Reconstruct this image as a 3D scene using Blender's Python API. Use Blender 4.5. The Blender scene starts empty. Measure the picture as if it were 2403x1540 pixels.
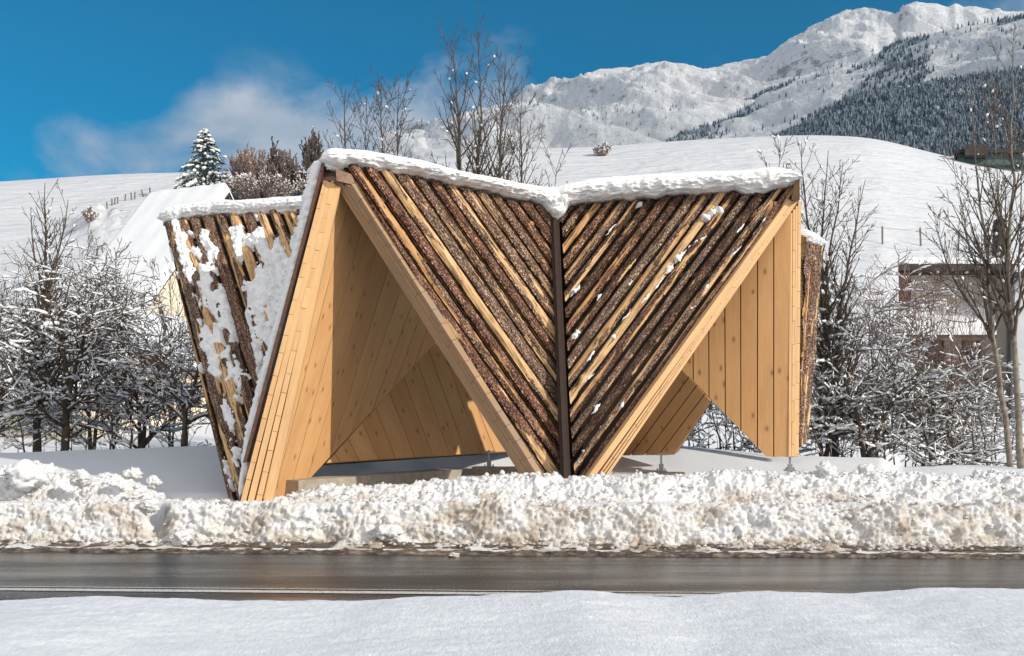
import bpy, math, random
import numpy as np
from mathutils import Vector, Matrix

# ------------------------------------------------------------------ camera, sky, sun, exposure
F = 2335.0            # focal length in picture units (picture 2402 x 1540)
CU, CV = 1201.0, 1000.0
EYE = 1.6
scene = bpy.context.scene
cam_d = bpy.data.cameras.new('camera')
cam = bpy.data.objects.new('camera', cam_d)
scene.collection.objects.link(cam)
cam.location = (0, 0, EYE)
cam.rotation_euler = (math.radians(90), 0, 0)
cam_d.sensor_width = 36.0
cam_d.lens = 36.0 * F / 2402.0
cam_d.shift_y = (CV - 770.0) / 2402.0
cam_d.clip_start = 0.1
cam_d.clip_end = 20000
scene.camera = cam

SUN_AZ = math.radians(57)     # from straight behind the camera, turned to the right
SUN_EL = math.radians(27)
SUN = np.array([math.sin(SUN_AZ) * math.cos(SUN_EL), -math.cos(SUN_AZ) * math.cos(SUN_EL), math.sin(SUN_EL)])
sun_d = bpy.data.lights.new('sun', 'SUN')
sun_d.energy = 4.5
sun_d.angle = math.radians(0.5)
sun_d.color = (1.0, 0.93, 0.82)
sun_o = bpy.data.objects.new('sun', sun_d)
scene.collection.objects.link(sun_o)
sun_o.rotation_euler = Vector(-SUN).to_track_quat('-Z', 'Y').to_euler()
sun_o.location = (20, -20, 30)

world = bpy.data.worlds.new('World')
scene.world = world
world.use_nodes = True
wn, wl = world.node_tree.nodes, world.node_tree.links
bg = wn['Background']
sky = wn.new('ShaderNodeTexSky')
sky.sky_type = 'NISHITA'
sky.sun_disc = False
sky.sun_elevation = SUN_EL
sky.sun_rotation = math.atan2(SUN[0], SUN[1])
sky.altitude = 1100
sky.air_density = 1.0
sky.dust_density = 0.2
sky.ozone_density = 2.2
bg.inputs['Strength'].default_value = 0.11


def wmath(op, a, b=None, c=None, clamp=False):
    n = wn.new('ShaderNodeMath'); n.operation = op; n.use_clamp = clamp
    for i, s in enumerate((a, b, c)):
        if s is None: continue
        if isinstance(s, (int, float)): n.inputs[i].default_value = s
        else: wl.new(s, n.inputs[i])
    return n.outputs[0]


tint = wn.new('ShaderNodeMix'); tint.data_type = 'RGBA'; tint.blend_type = 'MULTIPLY'
tint.inputs['Factor'].default_value = 1.0
wl.new(sky.outputs[0], tint.inputs['A'])
tint.inputs['B'].default_value = (0.02, 0.80, 1.0, 1)
tco = wn.new('ShaderNodeTexCoord')
sep = wn.new('ShaderNodeSeparateXYZ'); wl.new(tco.outputs['Generated'], sep.inputs[0])
ysafe = wmath('MAXIMUM', sep.outputs[1], 0.05)
az = wmath('DIVIDE', sep.outputs[0], ysafe)
el = wmath('DIVIDE', sep.outputs[2], ysafe)
cmb = wn.new('ShaderNodeCombineXYZ'); wl.new(az, cmb.inputs[0]); wl.new(wmath('MULTIPLY', el, 1.5), cmb.inputs[1])
nz = wn.new('ShaderNodeTexNoise'); nz.inputs['Scale'].default_value = 6.5; nz.inputs['Detail'].default_value = 9
nz.inputs['Roughness'].default_value = 0.56; nz.inputs['Distortion'].default_value = 0.35
wl.new(cmb.outputs[0], nz.inputs['Vector'])


def blob(cx, cy, sx, sy, amp):
    a = wmath('POWER', wmath('DIVIDE', wmath('SUBTRACT', az, cx), sx), 2)
    b = wmath('POWER', wmath('DIVIDE', wmath('SUBTRACT', el, cy), sy), 2)
    return wmath('MULTIPLY', wmath('POWER', 2.718, wmath('MULTIPLY', wmath('ADD', a, b), -1)), amp)


tot = None
for (u, v, su, sv, amp) in ((250, 370, 220, 100, 0.50), (560, 310, 230, 120, 0.62), (800, 340, 250, 100, 0.60), (1010, 170, 70, 60, 0.34),
                            (1080, 290, 190, 110, 0.52), (1190, 150, 70, 80, 0.30), (2380, 40, 120, 60, 0.5), (2240, 30, 50, 30, 0.3),
                            (1540, 100, 130, 50, 0.20), (980, 400, 300, 60, 0.45)):
    b = blob((u - CU) / F, (CV - v) / F, su / F, sv / F, amp)
    tot = b if tot is None else wmath('ADD', tot, b)
nzc = wmath('ADD', wmath('MULTIPLY', wmath('SUBTRACT', nz.outputs[0], 0.5), 2.6), 0.5)
dens = wmath('MULTIPLY', wmath('SUBTRACT', wmath('ADD', nzc, wmath('MULTIPLY', tot, 1.15)), 0.72), 1.4, clamp=True)
gate = wmath('MULTIPLY', dens, wmath('MULTIPLY', tot, 3.0, clamp=True))
cmix = wn.new('ShaderNodeMix'); cmix.data_type = 'RGBA'
wl.new(wmath('MULTIPLY', gate, 0.92, clamp=True), cmix.inputs['Factor'])
wl.new(tint.outputs['Result'], cmix.inputs['A'])
ccol = wn.new('ShaderNodeMix'); ccol.data_type = 'RGBA'
wl.new(wmath('MULTIPLY', wmath('SUBTRACT', nz.outputs[0], 0.38), 3.5, clamp=True), ccol.inputs['Factor'])
ccol.inputs['A'].default_value = (3.0, 3.9, 5.0, 1); ccol.inputs['B'].default_value = (5.8, 6.2, 6.8, 1)
wl.new(ccol.outputs['Result'], cmix.inputs['B'])
# unseen bright cloud added behind the camera as neutral fill for the shade
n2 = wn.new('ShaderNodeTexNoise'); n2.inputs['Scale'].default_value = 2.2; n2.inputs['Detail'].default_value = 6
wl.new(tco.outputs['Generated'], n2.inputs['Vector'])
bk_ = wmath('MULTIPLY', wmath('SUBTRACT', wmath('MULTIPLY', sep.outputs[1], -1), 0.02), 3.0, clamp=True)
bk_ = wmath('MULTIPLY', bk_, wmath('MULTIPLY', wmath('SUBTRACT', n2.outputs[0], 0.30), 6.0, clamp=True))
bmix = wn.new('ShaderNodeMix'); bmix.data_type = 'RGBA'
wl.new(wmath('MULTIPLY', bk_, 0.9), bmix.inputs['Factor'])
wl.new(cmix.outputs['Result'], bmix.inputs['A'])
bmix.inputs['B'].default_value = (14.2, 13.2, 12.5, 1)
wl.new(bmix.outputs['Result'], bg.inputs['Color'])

scene.view_settings.view_transform = 'Standard'
scene.view_settings.look = 'None'
scene.view_settings.gamma = 1
scene.view_settings.exposure = -0.2

# ------------------------------------------------------------------ helpers
COL = scene.collection
rng = np.random.default_rng(7)
V3 = lambda *a: np.array(a, float)


def P(u, v, d):
    return V3((u - CU) / F * d, d, EYE + (CV - v) / F * d)


def ray(u, v):
    return V3((u - CU) / F, 1.0, (CV - v) / F)


EYEP = V3(0, 0, EYE)


class Plane:
    def __init__(s, a, b, c):
        s.o = a; n = np.cross(b - a, c - a); s.n = n / np.linalg.norm(n)
        if s.n @ (EYEP - a) < 0: s.n = -s.n            # towards the viewer's side

    def at(s, u, v):
        r = ray(u, v); t = s.n @ (s.o - EYEP) / (s.n @ r)
        return EYEP + r * t


def unit(v): return v / np.linalg.norm(v)


def _h(ix, iy, iz, seed):
    h = (ix.astype(np.int64) * 374761393 + iy.astype(np.int64) * 668265263 + iz.astype(np.int64) * 2147483647 + seed * 974711) & 0xffffffff
    h = ((h ^ (h >> 13)) * 1274126177) & 0xffffffff
    h = (h ^ (h >> 16)) & 0xffffffff
    h = (h * 2246822519) & 0xffffffff
    h = h ^ (h >> 15)
    return (h & 0xffffff) / float(0xffffff)


def noise(x, y, z=0.0, seed=0):
    x, y, z = np.broadcast_arrays(np.asarray(x, float), np.asarray(y, float), np.asarray(z, float))
    ix, iy, iz = np.floor(x), np.floor(y), np.floor(z)
    fx, fy, fz = x - ix, y - iy, z - iz
    fx = fx * fx * (3 - 2 * fx); fy = fy * fy * (3 - 2 * fy); fz = fz * fz * (3 - 2 * fz)
    r = 0
    for a in (0, 1):
        for b in (0, 1):
            for c in (0, 1):
                w = (fx if a else 1 - fx) * (fy if b else 1 - fy) * (fz if c else 1 - fz)
                r = r + w * _h(ix + a, iy + b, iz + c, seed)
    return r * 2 - 1


def fbm(x, y, z=0.0, seed=0, oct=4, billow=False, gain=0.5):
    s, a, t = 0, 1.0, 0
    f = 1.0
    for k in range(oct):
        n = noise(x * f, y * f, z * f, seed + k * 17)
        if billow: n = np.abs(n) * 2 - 0.7
        s = s + a * n; t += a
        a *= gain; f *= 2.03
    return s / t


def lumps(x, y, seed=0):
    """rounded domes packed together: 1 on top, 0 in the creases"""
    ix, iy = np.floor(x), np.floor(y)
    best = np.full(np.shape(x), 9.0); hh = np.zeros(np.shape(x))
    for a in (-1, 0, 1):
        for b in (-1, 0, 1):
            cx, cy = ix + a, iy + b
            px = cx + _h(cx, cy, cx * 0, seed); py = cy + _h(cx, cy, cx * 0 + 1, seed)
            r = 0.45 + 0.45 * _h(cx, cy, cx * 0 + 2, seed)
            d = ((x - px) ** 2 + (y - py) ** 2) / r ** 2
            hgt = np.sqrt(np.clip(1 - d, 0, 1)) * r
            hh = np.maximum(hh, hgt)
    return hh


def mesh_np(name, verts, faces, mat, parent=None, smooth=True, uvs=None, attrs=None):
    """faces: (M,k) int array or list of such arrays"""
    me = bpy.data.meshes.new(name)
    verts = np.asarray(verts, np.float32)
    if not isinstance(faces, list): faces = [faces]
    faces = [np.asarray(f, np.int32) for f in faces if len(f)]
    nl = sum(f.size for f in faces); nf = sum(len(f) for f in faces)
    me.vertices.add(len(verts)); me.vertices.foreach_set('co', verts.ravel())
    me.loops.add(nl); me.polygons.add(nf)
    me.loops.foreach_set('vertex_index', np.concatenate([f.ravel() for f in faces]))
    tot_ = np.concatenate([np.full(len(f), f.shape[1], np.int32) for f in faces])
    st = np.concatenate([[0], np.cumsum(tot_)[:-1]]).astype(np.int32)
    me.polygons.foreach_set('loop_start', st)
    try: me.polygons.foreach_set('loop_total', tot_)
    except Exception: pass
    me.polygons.foreach_set('use_smooth', np.full(nf, smooth))
    if uvs is not None:      # per vertex uv
        li = np.concatenate([f.ravel() for f in faces])
        lay = me.uv_layers.new(name='UVMap')
        lay.data.foreach_set('uv', np.asarray(uvs, np.float32)[li].ravel())
    if attrs:
        for k, a in attrs.items():
            at = me.attributes.new(k, 'FLOAT', 'POINT'); at.data.foreach_set('value', np.asarray(a, np.float32))
    me.update(); me.validate()
    if mat: me.materials.append(mat)
    o = bpy.data.objects.new(name, me)
    COL.objects.link(o)
    if parent: o.parent = parent
    return o


def tag(o, label=None, cat=None, group=None, kind=None):
    if label: o['label'] = label
    if cat: o['category'] = cat
    if group: o['group'] = group
    if kind: o['kind'] = kind
    return o


def empty(name, loc=(0, 0, 0)):
    o = bpy.data.objects.new(name, None); COL.objects.link(o); o.location = tuple(loc)
    o.empty_display_size = 0.2
    return o


def grid_faces(n, m, off=0):
    i = np.arange(n - 1)[:, None] * m + np.arange(m - 1)[None, :] + off
    return np.stack([i, i + m, i + m + 1, i + 1], -1).reshape(-1, 4)


def outward(o, ref):
    """flip the mesh if its faces look towards ref instead of away (ref in the object's own space)"""
    me = o.data; n = len(me.polygons)
    c = np.empty(n * 3, np.float32); me.polygons.foreach_get('center', c); q = np.empty(n * 3, np.float32); me.polygons.foreach_get('normal', q)
    c = c.reshape(-1, 3); q = q.reshape(-1, 3)
    if ((c - np.asarray(ref, np.float32)) * q).sum(1).mean() < 0: me.flip_normals()
    return o


def facing(o, d):
    me = o.data; n = len(me.polygons)
    q = np.empty(n * 3, np.float32); me.polygons.foreach_get('normal', q)
    if (q.reshape(-1, 3) @ np.asarray(d, np.float32)).mean() < 0: me.flip_normals()
    return o


class MB:
    """collects solids into one mesh"""
    def __init__(s): s.v = []; s.f = {}; s.n = 0; s.uv = []; s.r = []
    def add(s, verts, faces, uv=None, r=0.0):
        verts = np.asarray(verts, float)
        s.v.append(verts)
        for f in faces: s.f.setdefault(len(f), []).append([i + s.n for i in f])
        s.uv.append(np.zeros((len(verts), 2)) if uv is None else np.asarray(uv, float))
        s.r.append(np.full(len(verts), r)); s.n += len(verts)
    def box8(s, c, r=0.0, uv=None):
        s.add(c, [(0, 3, 2, 1), (4, 5, 6, 7), (0, 1, 5, 4), (1, 2, 6, 5), (2, 3, 7, 6), (3, 0, 4, 7)], uv, r)
    def box(s, x0, x1, y0, y1, z0, z1, r=0.0):
        s.box8([(x0, y0, z0), (x1, y0, z0), (x1, y1, z0), (x0, y1, z0), (x0, y0, z1), (x1, y0, z1), (x1, y1, z1), (x0, y1, z1)], r)
    def beam(s, a, b, wv, tv, r=0.0):
        """box from a to b; wv, tv: half-width vectors"""
        a, b, wv, tv = map(np.asarray, (a, b, wv, tv))
        s.box8([a - wv - tv, a + wv - tv, a + wv + tv, a - wv + tv, b - wv - tv, b + wv - tv, b + wv + tv, b - wv + tv], r)
    def prism(s, pts, off, r=0.0, uv=None):
        """polygon pts extruded by vector off"""
        pts = np.asarray(pts, float); n = len(pts)
        vv = np.vstack([pts, pts + off])
        fs = [tuple(range(n))[::-1], tuple(range(n, 2 * n))] + [(i, (i + 1) % n, n + (i + 1) % n, n + i) for i in range(n)]
        s.add(vv, fs, None if uv is None else np.vstack([uv, uv]), r)
    def build(s, name, mat, parent=None, smooth=False, local=None):
        if not s.v: return None
        v = np.vstack(s.v)
        if local is not None: v = v - np.asarray(local)
        o = mesh_np(name, v, [np.array(x) for x in s.f.values()], mat, parent, smooth, np.vstack(s.uv), {'rnd': np.concatenate(s.r)})
        return o


# ------------------------------------------------------------------ materials
class Mat:
    def __init__(s, name, rough=0.8, spec=0.3):
        s.m = bpy.data.materials.new(name); s.m.use_nodes = True
        s.n, s.l = s.m.node_tree.nodes, s.m.node_tree.links
        s.b = s.n['Principled BSDF']
        s.b.inputs['Roughness'].default_value = rough
        s.b.inputs['Specular IOR Level'].default_value = spec
        s.tc = s.n.new('ShaderNodeTexCoord')
    def val(s, sock, x):
        if isinstance(x, (int, float)): sock.default_value = x
        elif isinstance(x, (tuple, list)): sock.default_value = tuple(x) if len(x) != 3 or sock.type != 'RGBA' else (*x, 1)
        else: s.l.new(x, sock)
    def math(s, op, a, b=None, c=None, clamp=False):
        n = s.n.new('ShaderNodeMath'); n.operation = op; n.use_clamp = clamp
        for i, x in enumerate((a, b, c)):
            if x is not None: s.val(n.inputs[i], x)
        return n.outputs[0]
    def mapping(s, src, scale=(1, 1, 1), loc=(0, 0, 0), rot=(0, 0, 0)):
        n = s.n.new('ShaderNodeMapping'); s.l.new(src, n.inputs[0])
        n.inputs['Scale'].default_value = scale; n.inputs['Location'].default_value = loc; n.inputs['Rotation'].default_value = rot
        return n.outputs[0]
    def noise(s, src, scale, detail=4, rough=0.55, dist=0.0):
        n = s.n.new('ShaderNodeTexNoise'); s.l.new(src, n.inputs['Vector'])
        n.inputs['Scale'].default_value = scale; n.inputs['Detail'].default_value = detail
        n.inputs['Roughness'].default_value = rough; n.inputs['Distortion'].default_value = dist
        return n.outputs[0]
    def voro(s, src, scale, feature='F1', rand=1.0):
        n = s.n.new('ShaderNodeTexVoronoi'); s.l.new(src, n.inputs['Vector']); n.feature = feature
        n.inputs['Scale'].default_value = scale; n.inputs['Randomness'].default_value = rand
        return n.outputs[0]
    def ramp(s, src, stops, interp='LINEAR'):
        n = s.n.new('ShaderNodeValToRGB'); s.val(n.inputs[0], src); r = n.color_ramp; r.interpolation = interp
        while len(r.elements) < len(stops): r.elements.new(0.5)
        for e, (p, c) in zip(r.elements, stops):
            e.position = p; e.color = (*c, 1) if isinstance(c, (tuple, list)) else (c, c, c, 1)
        return n.outputs[0]
    def mix(s, f, a, b, mode='MIX'):
        n = s.n.new('ShaderNodeMix'); n.data_type = 'RGBA'; n.blend_type = mode
        s.val(n.inputs['Factor'], f); s.val(n.inputs['A'], a); s.val(n.inputs['B'], b)
        return n.outputs['Result']
    def attr(s, name):
        n = s.n.new('ShaderNodeAttribute'); n.attribute_name = name; return n.outputs['Fac']
    def bump(s, h, strength=0.5, dist=0.02, prev=None):
        n = s.n.new('ShaderNodeBump'); s.l.new(h, n.inputs['Height'])
        n.inputs['Strength'].default_value = strength; n.inputs['Distance'].default_value = dist
        if prev: s.l.new(prev, n.inputs['Normal'])
        s.l.new(n.outputs[0], s.b.inputs['Normal']); return n.outputs[0]
    def col(s, c): s.val(s.b.inputs['Base Color'], c); return s
    def rough(s, c): s.val(s.b.inputs['Roughness'], c); return s
    @property
    def obj(s): return s.tc.outputs['Object']
    @property
    def uv(s): return s.tc.outputs['UV']


def make_snow(name, base=(0.80, 0.82, 0.845), bs=0.5, scale=1.0, sparkle=True):
    M = Mat(name, 0.65, 0.25)
    n1 = M.noise(M.obj, 1.3 * scale, 6, 0.6)
    n2 = M.noise(M.obj, 22 * scale, 6, 0.65)
    M.col(M.mix(n1, tuple(c * 0.96 for c in base), base))
    n3 = M.noise(M.obj, 90 * scale, 3, 0.6)
    b = M.bump(n2, bs, 0.03 / scale)
    M.bump(n3, bs * 0.6, 0.008 / scale, b)
    return M


SNOW = make_snow('snow').m
LUMPY = make_snow('clinging_snow', base=(0.84, 0.855, 0.875), bs=0.45, scale=0.9).m

M = Mat('field_snow', 0.7, 0.2)
w = M.mapping(M.obj, (1, 1, 1))
n1 = M.noise(w, 0.6, 5, 0.55)
rip = M.noise(M.mapping(M.obj, (0.8, 1.5, 1.6), rot=(0, 0, 0.6)), 2.0, 5, 0.6, 0.3)
fine = M.noise(M.mapping(M.obj, (1.0, 0.32, 1), rot=(0, 0, 0.35)), 16, 8, 0.8)
gc = M.noise(M.mapping(M.obj, (1, 0.35, 1), rot=(0, 0, 0.3)), 34, 5, 0.8)
M.col(M.mix(M.ramp(gc, [(0.36, 0.0), (0.62, 1.0)]), M.mix(n1, (0.63, 0.665, 0.715), (0.68, 0.71, 0.75)), (0.83, 0.845, 0.865)))
gran = M.noise(M.mapping(M.obj, (1, 0.3, 1)), 75, 3, 0.75)
b = M.bump(rip, 0.10, 0.08); b = M.bump(fine, 0.40, 0.014, b); M.bump(gran, 0.6, 0.010, b)
FIELD = M.m

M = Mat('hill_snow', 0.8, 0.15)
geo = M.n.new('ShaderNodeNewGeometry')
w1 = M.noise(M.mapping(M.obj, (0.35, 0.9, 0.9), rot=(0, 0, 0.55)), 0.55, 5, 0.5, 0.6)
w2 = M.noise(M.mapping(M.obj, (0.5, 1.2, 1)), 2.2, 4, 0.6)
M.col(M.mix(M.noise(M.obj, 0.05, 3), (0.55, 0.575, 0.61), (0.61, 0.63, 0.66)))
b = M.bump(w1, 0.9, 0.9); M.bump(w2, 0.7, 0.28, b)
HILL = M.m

# ploughed snow: white with tan road grit
M = Mat('ploughed_snow', 0.7, 0.3)
a = M.attr('dirt')
g = M.noise(M.obj, 6.5, 5, 0.7)
g2 = M.noise(M.obj, 38, 4, 0.7)
f = M.math('ADD', M.math('MULTIPLY', g, 1.1), M.math('MULTIPLY', g2, 0.5))
f = M.math('ADD', f, M.math('MULTIPLY', a, 0.85))
c = M.ramp(f, [(0.92, (0.73, 0.74, 0.76)), (1.12, (0.64, 0.625, 0.60)), (1.32, (0.48, 0.43, 0.375)), (1.6, (0.36, 0.28, 0.21))])
# ramp only reaches 1: rescale
rn = [n for n in M.n if n.type == 'VALTORGB'][0]
for e, p in zip(rn.color_ramp.elements, (0.30, 0.52, 0.74, 1.0)): e.position = p
M.l.new(M.math('MULTIPLY', M.math('SUBTRACT', f, 0.5), 0.62, clamp=True), rn.inputs[0])
M.col(c)
b = M.bump(g2, 0.6, 0.03); M.bump(M.noise(M.obj, 110, 3), 0.5, 0.01, b)
PLOUGH = M.m

M = Mat('slush', 0.35, 0.5)
g = M.noise(M.mapping(M.obj, (0.5, 1, 1)), 12, 6, 0.7)
M.col(M.ramp(g, [(0.38, (0.03, 0.023, 0.018)), (0.52, (0.10, 0.075, 0.055)), (0.64, (0.27, 0.22, 0.175)), (0.80, (0.55, 0.50, 0.45))]))
M.rough(M.ramp(g, [(0.4, 0.2), (0.6, 0.6)])); M.bump(g, 0.9, 0.03)
SLUSH = M.m

M = Mat('wet_asphalt', 0.3, 0.32)
ag = M.voro(M.mapping(M.obj, (1, 0.35, 1)), 60)
ag2 = M.noise(M.mapping(M.obj, (1, 0.22, 1)), 38, 5, 0.85)
wet = M.noise(M.mapping(M.obj, (0.10, 0.9, 1), rot=(0, 0, -0.06)), 1.5, 5, 0.6)
M.col(M.ramp(ag2, [(0.38, (0.004, 0.004, 0.005)), (0.52, (0.020, 0.018, 0.017)), (0.68, (0.17, 0.15, 0.13))]))
M.rough(M.math('ADD', M.ramp(wet, [(0.36, 0.07), (0.62, 0.30)]), M.math('MULTIPLY', ag2, 0.14)))
b = M.bump(ag, 0.35, 0.004); M.bump(ag2, 0.45, 0.005, b)
ASPHALT = M.m

M = Mat('road_paint', 0.45, 0.5)
g = M.noise(M.obj, 40, 4, 0.7)
M.col(M.ramp(g, [(0.38, (0.12, 0.12, 0.12)), (0.46, (0.62, 0.61, 0.58)), (0.7, (0.74, 0.73, 0.70))]))
M.bump(M.noise(M.obj, 120, 2), 0.4, 0.004)
PAINT = M.m


def make_wood(name, lo, hi, grey=0.0, knots=True):
    M = Mat(name, 0.6, 0.25)
    uv = M.uv
    r = M.attr('rnd')
    big = M.noise(M.mapping(uv, (0.55, 2.5, 1)), 1.6, 4, 0.55)
    gr = M.noise(M.mapping(uv, (1.0, 22, 1)), 2.2, 6, 0.6, 0.6)
    fi = M.noise(M.mapping(uv, (3, 70, 1)), 3.0, 3, 0.6)
    c = M.mix(M.math('ADD', M.math('MULTIPLY', M.math('SUBTRACT', gr, 0.25), 1.1), M.math('MULTIPLY', M.math('SUBTRACT', r, 0.5), 0.45 if not knots else 0.5), clamp=True), lo, hi)
    c = M.mix(M.math('MULTIPLY', M.ramp(big, [(0.35, 0.0), (0.7, 1.0)]), 0.42), c, tuple(x * 0.72 for x in lo))
    c = M.mix(M.math('MULTIPLY', M.ramp(fi, [(0.35, 0.0), (0.65, 1.0)]), 0.16), c, tuple(x * 0.62 for x in lo))
    if knots:
        kn = M.n.new('ShaderNodeTexVoronoi'); kn.voronoi_dimensions = '2D'; M.l.new(M.mapping(uv, (1.2, 2.1, 1)), kn.inputs['Vector']); kn.inputs['Scale'].default_value = 1.6
        d = M.math('ADD', kn.outputs['Distance'], M.math('MULTIPLY', M.noise(M.mapping(uv, (8, 8, 1)), 2), 0.04))
        sel = M.math('GREATER_THAN', M.n.new('ShaderNodeSeparateColor').outputs[0], 0.38)
        sc = [n for n in M.n if n.type == 'SEPARATE_COLOR'][-1]; M.l.new(kn.outputs['Color'], sc.inputs[0])
        k = M.math('MULTIPLY', M.ramp(d, [(0.050, 0.9), (0.075, 1.0), (0.10, 0.3), (0.19, 0.0)]), sel)
        c = M.mix(M.math('MULTIPLY', k, 0.75), c, (0.20, 0.085, 0.035))
        # nail heads: tiny dark points
        nv = M.voro(M.mapping(uv, (1, 2.2, 1)), 5.0)
        c = M.mix(M.math('MULTIPLY', M.math('LESS_THAN', nv, 0.045), 0.55), c, (0.08, 0.05, 0.03))
    if grey:
        gm = M.ramp(M.noise(M.mapping(uv, (0.6, 5, 1)), 2.2, 5, 0.65), [(0.40, 0.0), (0.62, 1.0)])
        c = M.mix(M.math('MULTIPLY', gm, grey), c, (0.23, 0.19, 0.15))
    M.col(c); M.bump(gr, 0.15, 0.004)
    return M.m


WOOD = make_wood('spruce_boards', (0.56, 0.30, 0.125), (0.77, 0.48, 0.23))
WOODR = make_wood('spruce_edge', (0.62, 0.37, 0.17), (0.82, 0.55, 0.29), grey=0.2, knots=False)
WOODG = make_wood('weathered_shaded_edge', (0.36, 0.22, 0.12), (0.50, 0.33, 0.18), grey=0.65, knots=False)  # weathered timber, its colour also darkened for the face turned from the sun

# half-log slabs: attribute 'bark' says where bark is left on the sawn wood
M = Mat('log_slab', 0.8, 0.2)
oi = M.n.new('ShaderNodeObjectInfo').outputs['Random']
uvr = M.n.new('ShaderNodeVectorMath'); uvr.operation = 'ADD'
cx = M.n.new('ShaderNodeCombineXYZ'); M.l.new(M.math('MULTIPLY', oi, 40), cx.inputs[0]); M.l.new(M.math('MULTIPLY', oi, 17), cx.inputs[1])
M.l.new(M.uv, uvr.inputs[0]); M.l.new(cx.outputs[0], uvr.inputs[1]); U = uvr.outputs[0]
edge = M.noise(M.mapping(U, (5, 12, 1)), 1.6, 6, 0.8)
mk = M.math('ADD', M.attr('bark'), M.math('MULTIPLY', M.math('SUBTRACT', edge, 0.5), 0.9))
mk = M.ramp(mk, [(0.47, 0.0), (0.53, 1.0)])
crack = M.voro(M.mapping(U, (9, 20, 1)), 2.0, 'DISTANCE_TO_EDGE')
pn = M.noise(M.mapping(U, (9, 19, 1)), 2.4, 6, 0.8)
lich = M.ramp(M.noise(M.mapping(U, (1.3, 5, 1)), 2.4, 5, 0.7), [(0.42, 0.0), (0.66, 1.0)])
bc = M.ramp(pn, [(0.36, (0.030, 0.016, 0.010)), (0.44, (0.15, 0.085, 0.058)), (0.51, (0.36, 0.235, 0.175)), (0.60, (0.78, 0.63, 0.53))])
bc = M.mix(M.math('MULTIPLY', lich, M.math('MULTIPLY', M.ramp(oi, [(0.3, 0.15), (0.9, 0.9)]), 0.8)), bc,
           M.ramp(pn, [(0.40, (0.06, 0.055, 0.045)), (0.52, (0.24, 0.22, 0.18)), (0.66, (0.46, 0.43, 0.37))]))
bc = M.mix(M.ramp(crack, [(0.0, 0.8), (0.12, 0.0)]), bc, (0.022, 0.013, 0.009))
red = M.ramp(M.noise(M.mapping(U, (0.9, 4, 1)), 3.1, 3, 0.6), [(0.56, 0.0), (0.64, 0.8)])
bc = M.mix(M.math('MULTIPLY', red, 0.8), bc, (0.16, 0.055, 0.025))
tone = M.ramp(M.math('FRACT', M.math('MULTIPLY', oi, 13.7)), [(0.0, (0.50, 0.46, 0.44)), (0.35, (1.0, 0.80, 0.74)), (0.7, (1.1, 1.1, 1.08)), (1.0, (1.25, 1.22, 1.2))])
bc = M.mix(1.0, bc, tone, 'MULTIPLY')
lowf = M.ramp(M.noise(M.mapping(U, (1.1, 5, 1)), 2.6, 4, 0.65), [(0.34, (0.42, 0.38, 0.36)), (0.50, (0.95, 0.92, 0.9)), (0.66, (1.7, 1.6, 1.5))])
bc = M.mix(1.0, bc, lowf, 'MULTIPLY')
wg = M.noise(M.mapping(U, (0.8, 20, 1)), 2.0, 5, 0.6, 0.5)
wd = M.mix(wg, (0.52, 0.30, 0.14), (0.80, 0.57, 0.32))
st = M.ramp(M.noise(M.mapping(U, (1.2, 12, 1)), 2.2, 6, 0.75), [(0.46, 0.0), (0.60, 0.8)])
wd = M.mix(st, wd, (0.13, 0.065, 0.028))
wd = M.mix(M.math('MULTIPLY', M.ramp(M.math('FRACT', M.math('MULTIPLY', oi, 7.3)), [(0.5, 0.0), (0.9, 0.55)]), 1.0), wd, (0.42, 0.20, 0.07))
M.col(M.mix(mk, wd, bc))
hh = M.math('ADD', M.math('MULTIPLY', mk, 0.5), M.math('MULTIPLY', M.math('MULTIPLY', mk, M.math('ADD', pn, M.ramp(crack, [(0, 0.0), (0.15, 0.6)]))), 0.9))
M.bump(hh, 1.0, 0.04)
BARK = M.m

M = Mat('knot_wood', 0.7, 0.2)
M.col(M.ramp(M.noise(M.obj, 30, 3), [(0.35, (0.22, 0.09, 0.035)), (0.65, (0.52, 0.28, 0.12))]))
KNOT = M.m

M = Mat('dark_backing', 0.9, 0.1); M.col(M.mix(M.noise(M.obj, 5, 3), (0.012, 0.008, 0.006), (0.035, 0.024, 0.017))); BACK = M.m
M = Mat('dark_batten', 0.8, 0.2); M.col(M.mix(M.noise(M.obj, 9, 4), (0.06, 0.034, 0.018), (0.15, 0.09, 0.045))); BATTEN = M.m
M = Mat('rusted_steel', 0.55, 0.4)
g = M.noise(M.obj, 14, 5, 0.7)
M.col(M.ramp(g, [(0.35, (0.045, 0.022, 0.016)), (0.6, (0.11, 0.055, 0.038)), (0.75, (0.19, 0.11, 0.08))])); M.bump(g, 0.2, 0.004); RUST = M.m
M = Mat('brown_panel', 0.6, 0.3); g = M.noise(M.obj, 30, 4, 0.7)
M.col(M.ramp(g, [(0.3, (0.17, 0.095, 0.065)), (0.7, (0.30, 0.19, 0.14))])); CAPM = M.m
M = Mat('zinc', 0.45, 0.5); M.b.inputs['Metallic'].default_value = 0.8; M.col((0.33, 0.33, 0.34)); ZINC = M.m
M = Mat('concrete', 0.9, 0.2)
g = M.noise(M.obj, 7, 6, 0.7); h = M.voro(M.obj, 30)
M.col(M.mix(M.ramp(h, [(0.05, 1.0), (0.22, 0.0)]), M.ramp(g, [(0.3, (0.36, 0.31, 0.25)), (0.7, (0.56, 0.51, 0.43))]), (0.16, 0.13, 0.10)))
M.bump(M.noise(M.obj, 28, 5, 0.75), 1.0, 0.04); CONC = M.m


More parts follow.
